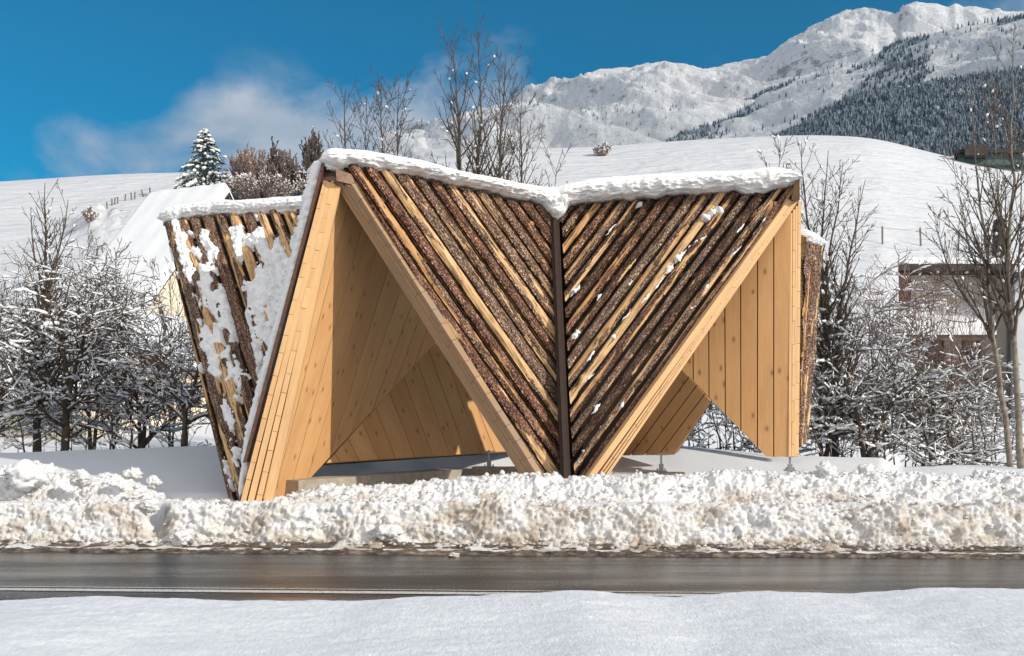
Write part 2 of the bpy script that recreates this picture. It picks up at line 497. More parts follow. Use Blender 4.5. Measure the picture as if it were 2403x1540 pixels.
def plain(name, c1, c2, scale=4, rough=0.85, bump=0.2, detail=5):
    M = Mat(name, rough, 0.2); g = M.noise(M.obj, scale, detail, 0.65)
    M.col(M.ramp(g, [(0.32, c1), (0.68, c2)])); M.bump(g, bump, 0.02)
    return M.m


TWIG = plain('tree_bark', (0.05, 0.038, 0.030), (0.125, 0.10, 0.082), 7, bump=0.4)
TWIGD = plain('dark_bark', (0.045, 0.032, 0.024), (0.125, 0.092, 0.068), 8, bump=0.4)
TWIGR = plain('reddish_twigs', (0.11, 0.068, 0.055), (0.21, 0.135, 0.11), 6)
TWIGP = plain('pinkish_twigs', (0.17, 0.115, 0.10), (0.30, 0.22, 0.19), 6)
TRUNKG = plain('grey_trunk', (0.13, 0.11, 0.09), (0.30, 0.27, 0.22), 9, bump=0.8)
NEEDLE = plain('needles', (0.012, 0.022, 0.014), (0.045, 0.06, 0.035), 2)
CREAM = plain('cream_render', (0.68, 0.58, 0.44), (0.76, 0.66, 0.52), 1.5)
BEIGE = plain('beige_render', (0.52, 0.47, 0.41), (0.60, 0.55, 0.48), 1.2)
GREYW = plain('pale_grey_wall', (0.40, 0.42, 0.45), (0.48, 0.50, 0.52), 1.2)
TIMBER = plain('dark_timber', (0.055, 0.035, 0.025), (0.12, 0.08, 0.06), 3)
TIMBR = plain('red_brown_timber', (0.045, 0.024, 0.02), (0.085, 0.048, 0.04), 3)
SLATE = plain('dark_fascia', (0.03, 0.03, 0.03), (0.06, 0.055, 0.05), 3)
GREENW = plain('grey_green_panel', (0.05, 0.10, 0.10), (0.09, 0.15, 0.15), 1)
GLASS = Mat('window_glass', 0.1, 0.6).col((0.03, 0.04, 0.05)).m
POSTM = plain('grey_post', (0.10, 0.085, 0.07), (0.22, 0.19, 0.16), 8)

M = Mat('dark_steel', 0.6, 0.3); M.col(M.mix(M.noise(M.obj, 8, 4), (0.018, 0.010, 0.008), (0.05, 0.028, 0.02))); DSTEEL = M.m

# mountain: snow with rock showing on the steep parts
M = Mat('mountain_snow_rock', 0.9, 0.1)
geo = M.n.new('ShaderNodeNewGeometry')
sp = M.n.new('ShaderNodeSeparateXYZ'); M.l.new(geo.outputs['Normal'], sp.inputs[0])
r1 = M.noise(M.mapping(M.obj, (1, 1, 1.6)), 0.018, 8, 0.68)
r2 = M.noise(M.mapping(M.obj, (1, 1, 2.5)), 0.075, 6, 0.7)
steep = M.math('SUBTRACT', 1.0, sp.outputs[2])
k = M.math('ADD', M.math('MULTIPLY', steep, 1.15), M.math('ADD', M.math('MULTIPLY', M.math('SUBTRACT', r1, 0.5), 1.3), M.math('MULTIPLY', M.math('SUBTRACT', r2, 0.5), 1.1)))
k = M.ramp(k, [(0.76, 0.0), (0.88, 1.0)])
rock = M.ramp(r2, [(0.3, (0.10, 0.095, 0.09)), (0.7, (0.34, 0.31, 0.28))])
M.col(M.mix(M.math('MULTIPLY', k, 0.8), (0.82, 0.84, 0.87), rock))
b = M.bump(r1, 1.0, 30.0); M.bump(r2, 0.9, 9.0, b)
MOUNT = M.m

M = Mat('frosted_conifers', 0.9, 0.1)
geo = M.n.new('ShaderNodeNewGeometry'); sp = M.n.new('ShaderNodeSeparateXYZ'); M.l.new(geo.outputs['Normal'], sp.inputs[0])
g = M.noise(M.obj, 0.22, 4, 0.7)
k = M.math('ADD', M.math('MULTIPLY', g, 1.0), M.math('MULTIPLY', M.attr('rnd'), 0.35))
M.col(M.mix(M.ramp(k, [(0.55, 0.0), (0.88, 0.6)]), (0.014, 0.026, 0.034), (0.42, 0.50, 0.58)))
CONIF = M.m

# ------------------------------------------------------------------ terrain
def polar(name, u0, u1, nu, dlist, efun, mat, extra=None, kind='structure'):
    us = np.linspace(u0, u1, nu); ds = np.asarray(dlist, float)
    U, D = np.meshgrid(us, ds, indexing='ij')
    Z = efun(U, D)
    X = (U - CU) / F * D
    if extra is not None: X, D, Z = extra(X, D, Z)
    o = facing(mesh_np(name, np.stack([X, D, Z], -1).reshape(-1, 3), grid_faces(nu, len(ds))[:, ::-1], mat), (0, 0, 1))
    if kind: o['kind'] = kind
    return o


ipl = lambda x, pts: np.interp(x, [p[0] for p in pts], [p[1] for p in pts])
sstep = lambda t: np.clip(t, 0, 1) ** 2 * (3 - 2 * np.clip(t, 0, 1))

CREST = [(-1500, 470), (0, 427), (100, 420), (200, 413), (300, 408), (430, 405), (730, 398), (1000, 376), (1230, 350), (1300, 348), (1400, 345), (1500, 338),
         (1600, 330), (1700, 325), (1800, 320), (1900, 317), (2000, 320), (2050, 325), (2100, 335), (2150, 350), (2200, 362), (2300, 385), (2402, 402), (3900, 520)]
FCREST = [(-1500, 1062), (0, 1060), (300, 1052), (550, 1045), (900, 1044), (1300, 1048), (1600, 1047), (1850, 1068), (2070, 1078), (2092, 1092), (2110, 1101), (2250, 1094), (2402, 1096), (3900, 1090)]


def ecrest(u):
    s = 0
    for du, w_ in ((-60, 1), (-30, 2), (0, 3), (30, 2), (60, 1)): s = s + w_ * ipl(u + du, CREST)
    return (CV - s / 9) / F


def ground_z(U, D):
    """near snow field: from the road bank to its crest at 21 m, a dip for the trees, then rising to the hill foot"""
    zc = EYE + (CV - ipl(U, FCREST)) / F * 21.0
    t = (D - 13.0) / 8.0
    z1 = 0.42 + (zc - 0.42) * sstep(np.clip(t, 0, 1) ** 0.9)
    z2 = zc - 0.9 * sstep((D - 21.0) / 4.0)
    z = np.where(D < 21.0, z1, z2)
    X = (U - CU) / F * D
    z = z + 0.05 * fbm(X * 0.35, D * 0.35, 0, 3, 3)
    # shallower under the pavilion, where the roof kept the snow off
    z = z - 0.34 * sstep((X + 3.6) / 0.8) * sstep((1.4 - X) / 0.8) * sstep((D - 14.6) / 1.0) * sstep((20.6 - D) / 1.2) * (1 + 0.3 * noise(X * 1.5, D * 1.5, 0, 9))
    yy_ = D - (-0.052) * X
    fd = sstep((yy_ - 14.1) / 0.8)
    z = z * fd + 0.08 * (1 - fd)
    z = z + np.clip((D - 26) / 18, 0, 1) * 2.2
    return z


def hill_z(U, D):
    ec = ecrest(U)
    dc = 170.0
    d0 = 44.0
    e0 = (ground_z(U, np.full_like(D, 44.0)) - EYE) / d0
    t = (D - d0) / (dc - d0)
    e = e0 + (ec - e0) * (1 - (1 - np.clip(t, 0, 1)) ** 1.55)
    z = EYE + e * D
    X = (U - CU) / F * D
    b = sstep(np.clip(t * 5, 0, 1)) * sstep(np.clip((1 - t) * 6, 0, 1))
    z = z + b * (0.9 * fbm(X * 0.035, D * 0.035, 0, 5, 3) + 0.10 * fbm(X * 0.5, D * 0.25, 0, 8, 3))
    # terrace and drift on the left part of the hill
    tu = (U - 60) / 420.0
    line = 128 - 22 * tu
    g_ = np.exp(-((D - line) / 5.0) ** 2) * sstep(np.clip((U - 120) / 120, 0, 1)) * sstep(np.clip((620 - U) / 120, 0, 1))
    z = z + g_ * (2.6 + 1.4 * fbm(X * 0.3, D * 0.3, 0, 21, 3, billow=True))
    zc = EYE + ec * dc
    z = np.where(D > dc, zc - (D - dc) * 0.12 - 0.0012 * (D - dc) ** 2, z)
    return z


def field_z(U, D): return np.where(D <= 44.0, ground_z(U, D), hill_z(U, D))


polar('snow_field', -1500, 3900, 420, np.concatenate([np.linspace(13.3, 24, 90), np.linspace(24.4, 44, 30)]), ground_z, SNOW)
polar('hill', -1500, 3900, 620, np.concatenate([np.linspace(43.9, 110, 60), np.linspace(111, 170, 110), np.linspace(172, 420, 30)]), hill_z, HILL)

# valley floor far below the mountains so that nothing ends in the void
mb = MB(); mb.box(-9000, 9000, -60, 300, -40.6, -40.0)
far = mb.build('ground', HILL); far['kind'] = 'structure'

MA = [(1000, 330), (1180, 262), (1230, 215), (1260, 208), (1300, 192), (1350, 182), (1380, 170), (1400, 165), (1450, 160), (1500, 157), (1530, 152), (1560, 146), (1575, 153),
      (1600, 151), (1650, 160), (1680, 164), (1700, 158), (1750, 153), (1780, 152), (1800, 146), (1830, 122), (1870, 100), (1900, 82), (1925, 66), (1950, 52), (1980, 44), (2005, 40),
      (2030, 29), (2050, 34), (2060, 42), (2085, 40), (2105, 44), (2115, 18), (2130, 10), (2150, 7), (2175, 13), (2200, 14), (2225, 22), (2240, 16), (2260, 26), (2285, 22), (2310, 30), (2402, 34), (2700, 30), (3500, 160)]
MBR = [(1300, 372), (1450, 348), (1480, 336), (1560, 308), (1650, 277), (1720, 250), (1800, 214), (1880, 186), (1950, 160), (2020, 142), (2060, 126), (2100, 103), (2150, 86), (2200, 74), (2260, 60), (2320, 55), (2402, 42), (2700, 20), (3500, 200)]
MCR = [(1560, 385), (1700, 356), (1800, 330), (1870, 298), (1900, 280), (1950, 254), (2000, 230), (2060, 214), (2100, 205), (2180, 192), (2250, 184), (2330, 176), (2402, 168), (2700, 150), (3500, 260)]


def mountain(name, prof, u0, u1, nu, d0, d1, nd, amp, freq, vb, seed, rid=0.5, back=1200, relief=1.0, skew=0.0):
    us = np.linspace(u0, u1, nu)
    t = np.concatenate([np.linspace(0, 1, nd), np.linspace(1.03, 1.6, 12)])
    U, T = np.meshgrid(us, t, indexing='ij')
    ec = (CV - ipl(U, prof)) / F
    e0 = (CV - vb) / F
    D = (d0 + (d1 - d0) * T) * (1 + skew * (2402 - U) / 1000.0)
    Tc = np.clip(T, 0, 1)
    e = e0 + (ec - e0) * (1 - (1 - Tc) ** 1.25)
    Z = EYE + e * D
    X = (U - CU) / F * D
    Q = X * 0.80 + D * 0.60
    R_ = -X * 0.60 + D * 0.80
    env = np.clip(Tc * 3, 0, 1) * np.clip((1 - Tc) * 4 + 0.10, 0, 1)
    q = fbm(Q * freq * 1.2, R_ * freq * 0.5, 0, seed, 5, gain=0.42)
    rg = 1 - np.abs(fbm(Q * freq * 1.8, R_ * freq * 0.5, 0, seed + 5, 5, gain=0.45)) * 2.2
    Z = Z + env * amp * (q * (1 - rid) + rg * rid) * relief
    Z = Z + np.clip(env, 0.25, 1) * amp * 0.20 * fbm(Q * freq * 8, R_ * freq * 4, 0, seed + 9, 5, gain=0.6) * (0.4 + 1.6 * Tc ** 3)
    Z = np.where(T > 1, EYE + ec * D / (1 + (T - 1) * 0.3) - (T - 1) * (d1 - d0) * 0.8, Z)
    o = mesh_np(name, np.stack([X, D, Z], -1).reshape(-1, 3), grid_faces(nu, len(t))[:, ::-1], MOUNT); facing(o, (0, 0, 1))
    o['kind'] = 'structure'
    return us, t, X, D, Z


gA = mountain('mountain', MA, 900, 3400, 900, 2500, 4300, 190, 170, 0.0026, 420, 11, 0.6)
gB = mountain('mountain_ridge', MBR, 1280, 3400, 620, 1700, 2500, 130, 75, 0.0034, 430, 31, 0.5, skew=0.5)
gC = mountain('forested_slope', MCR, 1540, 3400, 420, 1300, 1900, 80, 35, 0.005, 470, 51, 0.3, skew=0.15)


def conifer_cloud(name, pts, hts, seed):
    """many small two-tier firs merged: the far-off wood"""
    r = np.random.default_rng(seed); n = len(pts); S = 5
    ang = r.uniform(0, 6.28, n)
    tiers = [(0.02, 0.55, 0.20), (0.32, 0.80, 0.155), (0.60, 1.02, 0.10)]
    V, Fc = [], []
    base = 0; rnds = []
    rr = r.random(n)
    for (z0, z1, rad) in tiers:
        a = ang[:, None] + np.arange(S)[None, :] * 2 * math.pi / S
        jit = 1 + 0.3 * (r.random((n, S)) - 0.5)
        ring = np.stack([np.cos(a) * rad * jit, np.sin(a) * rad * jit, np.full((n, S), z0) + 0.06 * (r.random((n, S)) - 0.5)], -1) * hts[:, None, None]
        tip = np.stack([np.zeros(n), np.zeros(n), np.full(n, z1)], -1)[:, None, :] * hts[:, None, None]
        v = np.concatenate([ring, tip], 1) + pts[:, None, :]
        V.append(v.reshape(-1, 3)); rnds.append(np.repeat(rr, S + 1))
        idx = base + np.arange(n)[:, None] * (S + 1)
        for k_ in range(S):
            Fc.append(np.concatenate([idx + k_, idx + (k_ + 1) % S, idx + S], 1))
        base += n * (S + 1)
    return mesh_np(name, np.vstack(V), np.vstack(Fc), CONIF, smooth=False, attrs={'rnd': np.concatenate(rnds)})


def scatter(g, n, maskf, seed):
    us, t, X, D, Z = g
    r = np.random.default_rng(seed)
    # uniform over picture-ish area: pick u and t
    uu = r.uniform(us[0], min(us[-1], 2600), n); tt = r.random(n)
    iu = (uu - us[0]) / (us[-1] - us[0]) * (len(us) - 1)
    tn = np.argmax(t >= 1.0)
    it = tt * tn
    i0, j0 = iu.astype(int), it.astype(int)
    i0 = np.minimum(i0, len(us) - 2); j0 = np.minimum(j0, len(t) - 2)
    fi, fj = (iu - i0)[:, None], (it - j0)[:, None]
    G = np.stack([X, D, Z], -1)
    p = (G[i0, j0] * (1 - fi) * (1 - fj) + G[i0 + 1, j0] * fi * (1 - fj) + G[i0, j0 + 1] * (1 - fi) * fj + G[i0 + 1, j0 + 1] * fi * fj)
    vv = CV - (p[:, 2] - EYE) / p[:, 1] * F
    u_ = CU + p[:, 0] / p[:, 1] * F
    keep = maskf(u_, vv, tt, p) > r.random(n)
    return p[keep]


# dense wood on the lower right slope
pf = scatter(gC, 26000, lambda u, v, t, p: np.where((v < 430), 1.0, 0.0) * np.clip(0.95 + 0.9 * fbm(p[:, 0] * 0.01, p[:, 1] * 0.01, 0, 3, 3) - 0.9 * (t > 0.93), 0, 1), 5)
r_ = np.random.default_rng(3)
tag(conifer_cloud('distant_forest', pf - V3(0, 0, 1), r_.uniform(9, 16, len(pf)), 1), 'dense snow-dusted conifer wood on the lower right mountain slope', 'forest', kind='stuff')


def bandB(u, v, t, p):
    n_ = fbm(p[:, 0] * 0.0045, p[:, 1] * 0.0045, 0, 77, 3)
    n2_ = fbm(p[:, 0] * 0.0016 - p[:, 1] * 0.001, p[:, 1] * 0.004, 0, 78, 3)
    crest = np.clip((t - 0.55) * 2.2, 0, 1)
    return np.clip(-1.15 + 5.5 * n_ + 3.4 * n2_ + 1.0 * crest - 1.2 * np.clip((u - 2080) / 120, 0, 1) * (v < 215), 0.02, 1.0) * (t < 0.985)


pb = scatter(gB, 26000, bandB, 6)
tag(conifer_cloud('ridge_trees', pb - V3(0, 0, 1), r_.uniform(9, 17, len(pb)), 2), 'bands of frosted conifers along the middle mountain ridge', 'forest', kind='stuff')
pa = scatter(gA, 9000, lambda u, v, t, p: np.clip(0.10 + 0.9 * fbm(p[:, 0] * 0.003, p[:, 1] * 0.003, 0, 91, 3) + np.clip(0.45 - t, 0, 1) * 0.5, 0.0, 0.5) * (v > 110) * (t < 0.9), 8)
tag(conifer_cloud('slope_trees', pa - V3(0, 0, 1), r_.uniform(7, 15, len(pa)), 4), 'scattered frosted conifers on the far snowy range', 'forest', kind='stuff')

# ------------------------------------------------------------------ road
SK = -0.052          # the road runs slightly towards us on the right


def strip(name, y0, y1, z, mat, nx=2, x0=-60, x1=60, kind='structure'):
    xs = np.linspace(x0, x1, nx)
    v = [(x, y0 + SK * x, z) for x in xs] + [(x, y1 + SK * x, z) for x in xs]
    f = [(i, i + 1, nx + i + 1, nx + i) for i in range(nx - 1)]
    o = mesh_np(name, v, np.array(f), mat, smooth=False)
    if kind: o['kind'] = kind
    return o


strip('road', 4.6, 13.2, 0.0, ASPHALT, 40)
strip('road_line', 9.42, 9.55, 0.004, PAINT, 40)
strip('road_edge_line', 9.64, 9.67, 0.004, PAINT, 40)

# foreground snow bank
FG = [(-900, 1405), (0, 1410), (228, 1398), (325, 1402), (425, 1404), (507, 1410), (634, 1409), (837, 1410), (964, 1402), (1217, 1394), (1359, 1385), (1450, 1392), (1541, 1401), (1607, 1400), (1794, 1386),
      (1976, 1394), (2100, 1385), (2198, 1379), (2402, 1381), (3300, 1390)]
xs = np.linspace(-7.5, 7.5, 480)
ys = np.concatenate([np.linspace(-7, 2.2, 30), np.linspace(2.25, 7.0, 190)])
X, Y = np.meshgrid(xs, ys, indexing='ij')
dcr = 6.0
Uc = CU + X / dcr * F
cre = 0
for du, w_ in ((-40, 1), (-20, 2), (0, 3), (20, 2), (40, 1)): cre = cre + w_ * ipl(Uc + du, FG)
zc = EYE + (CV - cre / 9) / F * dcr
Z = zc + 0.03 * np.clip((dcr - Y) / 2, 0, 2) - 0.016 * np.clip((dcr - Y), 0, 9) ** 1.2 * 0
Z = Z + 0.030 * fbm(X * 0.8, Y * 0.8, 0, 2, 3) * np.clip((dcr - Y) / 0.7, 0, 1) + 0.006 * fbm(X * 6, Y * 9, 0, 4, 3)
Z = Z + 0.0035 * fbm(X * 22, Y * 30, 0, 14, 2)
Z = np.where(Y > dcr, Z - np.clip(Y - dcr, 0, 2) ** 1.6 * 1.3, Z)
Z = np.maximum(Z, -0.05)
o = mesh_np('roadside_snow', np.stack([X, Y, Z], -1).reshape(-1, 3), grid_faces(len(xs), len(ys))[:, ::-1], FIELD); o['kind'] = 'structure'; facing(o, (0, 0, 1))

# ploughed banks beyond the road
B2 = [(-600, 1085), (0, 1096), (30, 1090), (60, 1094), (100, 1104), (150, 1108), (200, 1113), (250, 1128), (300, 1150), (350, 1176), (380, 1215), (620, 1215), (645, 1182), (680, 1166), (700, 1158), (750, 1150), (800, 1147),
      (900, 1141), (1000, 1131), (1100, 1123), (1200, 1116), (1300, 1119), (1400, 1119), (1500, 1116), (1600, 1113), (1700, 1107), (1800, 1107), (1900, 1104), (1940, 1102), (2000, 1106),
      (2100, 1104), (2200, 1111), (2300, 1112), (2402, 1110), (3000, 1110)]


xs = np.arange(-9.6, 9.6, 0.018)
yyp = np.concatenate([np.arange(12.35, 12.75, 0.02), np.arange(12.75, 13.35, 0.007), np.arange(13.35, 14.7, 0.0135), np.arange(14.7, 16.2, 0.05)])


def bank_base(X, yy):
    U2 = CU + X / 14.1 * F
    h2 = EYE + (CV - ipl(U2, B2)) / F * 14.1
    face = sstep((yy - 12.86 - 0.05 * noise(X * 1.7, yy * 0, 0, 5)) / 0.27) ** 0.8
    top1 = 0.515 + 0.015 * noise(X * 0.6, 0 * X, 0, 6)
    step_ = sstep((X + 4.98) / 0.05)                      # left block ends in a cut face at x = -5
    left_off = (1 - step_) * 0.0
    notch = np.exp(-((X + 4.86 - 0.6 * (13.2 - yy)) / 0.17) ** 4) * (1 - sstep((yy - 13.25) / 0.25))
    top1 = top1 * (1 - 0.85 * notch)
    z = face * top1
    rise = sstep((yy - 13.68 - 0.05 * noise(X * 2.1, yy * 0, 0, 15)) / 0.42)
    z = z + rise * np.maximum(h2 - 0.085 - 0.02 * np.exp(-((U2 - 1330) / 160) ** 2) - top1, -0.10)
    fall = sstep((yy - 14.45) / 0.9)
    z = z * (1 - fall) + fall * 0.25
    z = z + 0.04 * sstep((yy - 12.42) / 0.12)
    z = np.where(yy < 12.40, -0.05, z)
    led = np.exp(-((yy - 13.45) / 0.23) ** 6)
    return z, face, rise, led, fall


X, YY = np.meshgrid(xs, yyp, indexing='ij')
Z, face, rise, led, fall = bank_base(X, YY)
Y = YY + SK * X
Y = Y + 0.0 * Z
dzx, dzy = np.gradient(Z, xs, yyp)
nl_ = np.sqrt(dzx ** 2 + dzy ** 2 + 1)
NX_, NY_, NZ_ = -dzx / nl_, -dzy / nl_, 1 / nl_
S_ = np.concatenate([np.zeros((len(xs), 1)), np.cumsum(np.sqrt(np.diff(Z, axis=1) ** 2 + np.diff(YY, axis=1) ** 2), axis=1)], axis=1)
wx = X + 0.06 * noise(X * 4, S_ * 4, 0, 61); ws = S_ + 0.06 * noise(X * 4, S_ * 4, 0, 62)
big = fbm(X * 1.6, S_ * 2.0, 0, 12, 3)
sel = sstep(0.5 + 1.6 * noise(X * 2.3, S_ * 2.3, 0, 70))
L1_ = lumps(wx * 4.2, ws * 4.6, 3); L2_ = lumps(wx * 9.5, ws * 10, 4); L3_ = lumps(wx * 19, ws * 20, 9); L4_ = lumps(wx * 36, ws * 38, 19)
sel2 = sstep(0.5 + 1.8 * noise(X * 5.1, S_ * 5.1, 0, 73)); sel3 = sstep(0.5 + 2 * noise(X * 3.1, S_ * 3.1, 0, 74))
chunk = 0.07 * (L1_ - 0.35) * sel * sel2 + 0.06 * (L2_ - 0.35) * sel2 * sel3 + 0.024 * (L3_ - 0.3) * (0.35 + 0.65 * sel3) + 0.018 * (L4_ - .3) + 0.10 * fbm(X * 4.5, S_ * 5.5, 0, 172, 6, gain=0.66) + 0.03 * fbm(X * 30, S_ * 30, 0, 78, 2) + 0.02 * fbm(X * 22, S_ * 22, 0, 71, 3, billow=True)
chunk_f = 0.08 * (L1_ - 0.35) * sel * sel2 + 0.06 * (L2_ - 0.35) * sel3 * sel + 0.026 * (L3_ - 0.3) * sel2 + 0.010 * (L4_ - .3) + 0.11 * fbm(X * 4.5, S_ * 6, 0, 171, 6, gain=0.66) + 0.022 * fbm(X * 34, S_ * 34, 0, 79, 2) + 0.035 * fbm(X * 15, S_ * 15, 0, 72, 4, billow=True)
amt = (1 - 0.96 * led) * (1 - 0.55 * fall) * sstep((YY - 12.55) / 0.25)
dsp = amt * (0.06 * big + np.where(rise > 0.3, chunk, chunk_f)) + 0.008 * fbm(X * 6, YY * 8, 0, 8, 3) * led
X2 = X + NX_ * dsp; Y2 = Y + NY_ * dsp; Z2 = Z + NZ_ * dsp
dirt = (1 - rise) * (0.55 * (1 - led) + 0.05 * led) + 0.40 * np.exp(-((YY - 12.72) / 0.16) ** 2) + 0.10 * rise
dirt = dirt + 1.0 * fbm(X * 3.0, S_ * 5.0, 0, 44, 4) * (1 - led) * (1 - 0.6 * rise) - 0.12 * (L1_ + L2_ - 0.8)
o = facing(mesh_np('ploughed_snow_bank', np.stack([X2, Y2, Z2], -1).reshape(-1, 3), grid_faces(len(xs), len(yyp)), PLOUGH, attrs={'dirt': dirt.ravel()}), (0, 0, 1))
o['kind'] = 'structure'

# slush lip along the carriageway
xs2 = np.arange(-9.6, 9.6, 0.018); ys2 = np.linspace(12.30, 12.88, 44)
X, Y0 = np.meshgrid(xs2, ys2, indexing='ij'); Y = Y0 + SK * X
t = (Y0 - 12.30) / 0.58
Z = 0.045 * sstep(t * 6 + 0.5 * noise(X * 3, t, 0, 3)) * (0.7 + 0.3 * noise(X * 9, Y * 16, 0, 5)) + 0.05 * sstep((t - 0.35) / 0.6) + 0.016 * fbm(X * 14, Y * 22, 0, 6, 3)
Z = np.where(t < 0.02, -0.02, Z)
o = mesh_np('slush_verge', np.stack([X, Y, Z], -1).reshape(-1, 3), grid_faces(len(xs2), len(ys2))[:, ::-1], SLUSH); o['kind'] = 'structure'; facing(o, (0, 0, 1))

# loose snow crumbs and lumps
import bmesh
bm = bmesh.new(); bmesh.ops.create_icosphere(bm, subdivisions=2, radius=1)
ICO_V = np.array([v.co[:] for v in bm.verts]); ICO_F = np.array([[v.index for v in f.verts] for f in bm.faces]); bm.free()
bm = bmesh.new(); bmesh.ops.create_icosphere(bm, subdivisions=1, radius=1)
IC1_V = np.array([v.co[:] for v in bm.verts]); IC1_F = np.array([[v.index for v in f.verts] for f in bm.faces]); bm.free()
bm = bmesh.new(); bmesh.ops.create_icosphere(bm, subdivisions=4, radius=1)
IC4_V = np.array([v.co[:] for v in bm.verts]); IC4_F = np.array([[v.index for v in f.verts] for f in bm.faces]); bm.free()


def bank_h(x, y):
    i = np.clip(((x - xs[0]) / (xs[1] - xs[0])).astype(int), 0, len(xs) - 1)
    j = np.clip(np.searchsorted(yyp, y - SK * x), 0, len(yyp) - 1)
    return Z2[i, j]


r = np.random.default_rng(12)
N = 2600
cx = r.uniform(-8.6, 8.6, N)
which = r.random(N)
cyy = np.where(which < 0.34, r.normal(12.80, 0.07, N), np.where(which < 0.5, r.uniform(12.85, 13.2, N), r.uniform(13.52, 14.35, N)))
cy = cyy + SK * cx
cs = np.clip(np.exp(r.normal(-3.95, 0.40, N)), 0.012, 0.06)
inner = (cx > -4.9) & (cx < -3.3) & (cyy > 13.3)
cs[inner] *= 0.3
cz = bank_h(cx, cy) + cs * 0.35
jit = 1 + 0.45 * (r.random((N, len(IC1_V), 1)) - 0.5)
vv = IC1_V[None] * jit * cs[:, None, None] * np.stack([r.uniform(0.8, 1.4, N), r.uniform(0.8, 1.2, N), r.uniform(0.6, 1.0, N)], -1)[:, None, :]
vv = vv + np.stack([cx, cy, cz], -1)[:, None, :]
ff = IC1_F[None] + (np.arange(N) * len(IC1_V))[:, None, None]
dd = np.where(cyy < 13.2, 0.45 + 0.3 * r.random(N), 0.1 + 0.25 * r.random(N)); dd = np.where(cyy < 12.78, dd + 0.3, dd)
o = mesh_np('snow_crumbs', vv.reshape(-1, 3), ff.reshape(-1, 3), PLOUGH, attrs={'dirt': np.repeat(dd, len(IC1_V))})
tag(o, 'small crumbs of broken snow strewn over the ploughed bank', 'snow', kind='stuff')


def lump(name, u, v, d, w, h, label, dirt_, seed, cat='snow lump', group='large lumps of snow on the ploughed bank'):
    c = P(u, v, d)
    n_ = 1 + 0.75 * fbm(IC4_V[:, 0] * 1.6 + seed, IC4_V[:, 1] * 1.6, IC4_V[:, 2] * 1.6, seed, 4) + 0.28 * fbm(IC4_V[:, 0] * 5 + seed, IC4_V[:, 1] * 5, IC4_V[:, 2] * 5, seed + 3, 3, billow=True)
    v_ = IC4_V * n_[:, None] * V3(w / 2, w / 2 * 0.9, h / 2)
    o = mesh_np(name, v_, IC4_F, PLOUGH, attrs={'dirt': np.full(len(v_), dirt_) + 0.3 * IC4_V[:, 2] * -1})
    o.location = tuple(c)
    tag(o, label, cat, group)
    return o


px = 14.0 / F
for i, (u, v, d, w, h, dr, lb) in enumerate([
    (2203, 1232, 13.0, 66, 58, 0.45, 'big round tan lump of snow in the front bank at far right'),
    (1872, 1236, 12.95, 38, 40, 0.4, 'upright wedge of snow on the front bank right of centre'),
    (1552, 1277, 12.75, 42, 22, 0.6, 'flat tan snow lump at the foot of the bank near the slush'),
    (2240, 1270, 12.72, 18, 18, 1.1, 'small brown dirty ball on the slush at far right'),
    (1938, 1112, 13.95, 46, 44, 0.2, 'rounded block of snow on the rear bank crest right of the pavilion'),
    (2030, 1104, 14.0, 32, 32, 0.15, 'rough snow lump on the rear bank crest under the right-hand bushes'),
    (2297, 1117, 13.9, 30, 30, 0.1, 'clean white snow lump on the rear bank crest at far right'),
    (1770, 1113, 13.9, 22, 26, 0.15, 'small peaked snow lump on the rear bank below the steel foot'),
    (58, 1116, 14.0, 95, 62, 0.1, 'largest white snow block on top of the left-hand heap'),
    (188, 1122, 13.9, 48, 40, 0.4, 'knobbly tan-speckled lump in the middle of the left-hand heap crest'),
    (310, 1112, 13.9, 40, 30, 0.35, 'thin jagged snow slab sticking up from the left-hand heap'),
    (362, 1133, 13.8, 30, 30, 0.3, 'pale lump on the descending shoulder of the left-hand heap'),
    (470, 1182, 13.5, 34, 26, 0.35, 'rounded lump at the right toe of the left-hand heap') if False else (352, 1186, 13.3, 40, 30, 0.3, 'rounded lump at the right toe of the left-hand heap'),
    (425, 1262, 12.85, 40, 34, 0.2, 'white lump lying in the gap between the two front banks'),
    (912, 1250, 12.9, 56, 40, 0.3, 'broad snow lump at the foot of the bank below the left gable'),
    (2345, 1271, 12.72, 50, 24, 0.3, 'long low snow lump at the foot of the bank at the right edge'),
    (1760, 1275, 12.74, 22, 16, 0.5, 'little round lump at the bank foot right of the flat tan one'),
    (2345, 1190, 13.05, 60, 44, 0.25, 'soft mound on the front bank near the right edge'),
]):
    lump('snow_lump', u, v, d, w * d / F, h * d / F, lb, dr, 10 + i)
lump('road_debris', 1065, 1303, 12.2, 0.13, 0.06, 'small grey clod lying alone on the wet road', 0.9, 77, 'clod', None)

# ------------------------------------------------------------------ pavilion
PAV = empty('timber_pavilion', (0, 16, 0))
tag(PAV, 'folded timber pavilion clad in half-log slabs with two triangular openings', 'pavilion')
PO = V3(0, 16, 0)


def pb_(mb, name, mat, parent=None, smooth=False):
    """build a part of the pavilion (geometry given in world metres)"""
    par = parent or PAV
    off = PO if par is PAV else PO + V3(*par.location)
    return mb.build(name, mat, par, smooth, local=off)


AL = P(790, 405, 15.0)
FL = P(560, 1187, 13.7)
FC = P(1325, 1125, 14.5)
VT = P(1303, 500, 16.5)           # top of the valley
AR = P(1872, 440, 15.7)
WT0 = P(383, 520, 18.3)           # wing, outer top corner
WT1 = P(765, 488, 17.1)           # wing, inner top (hidden)
WF = P(556, 1192, 14.1)

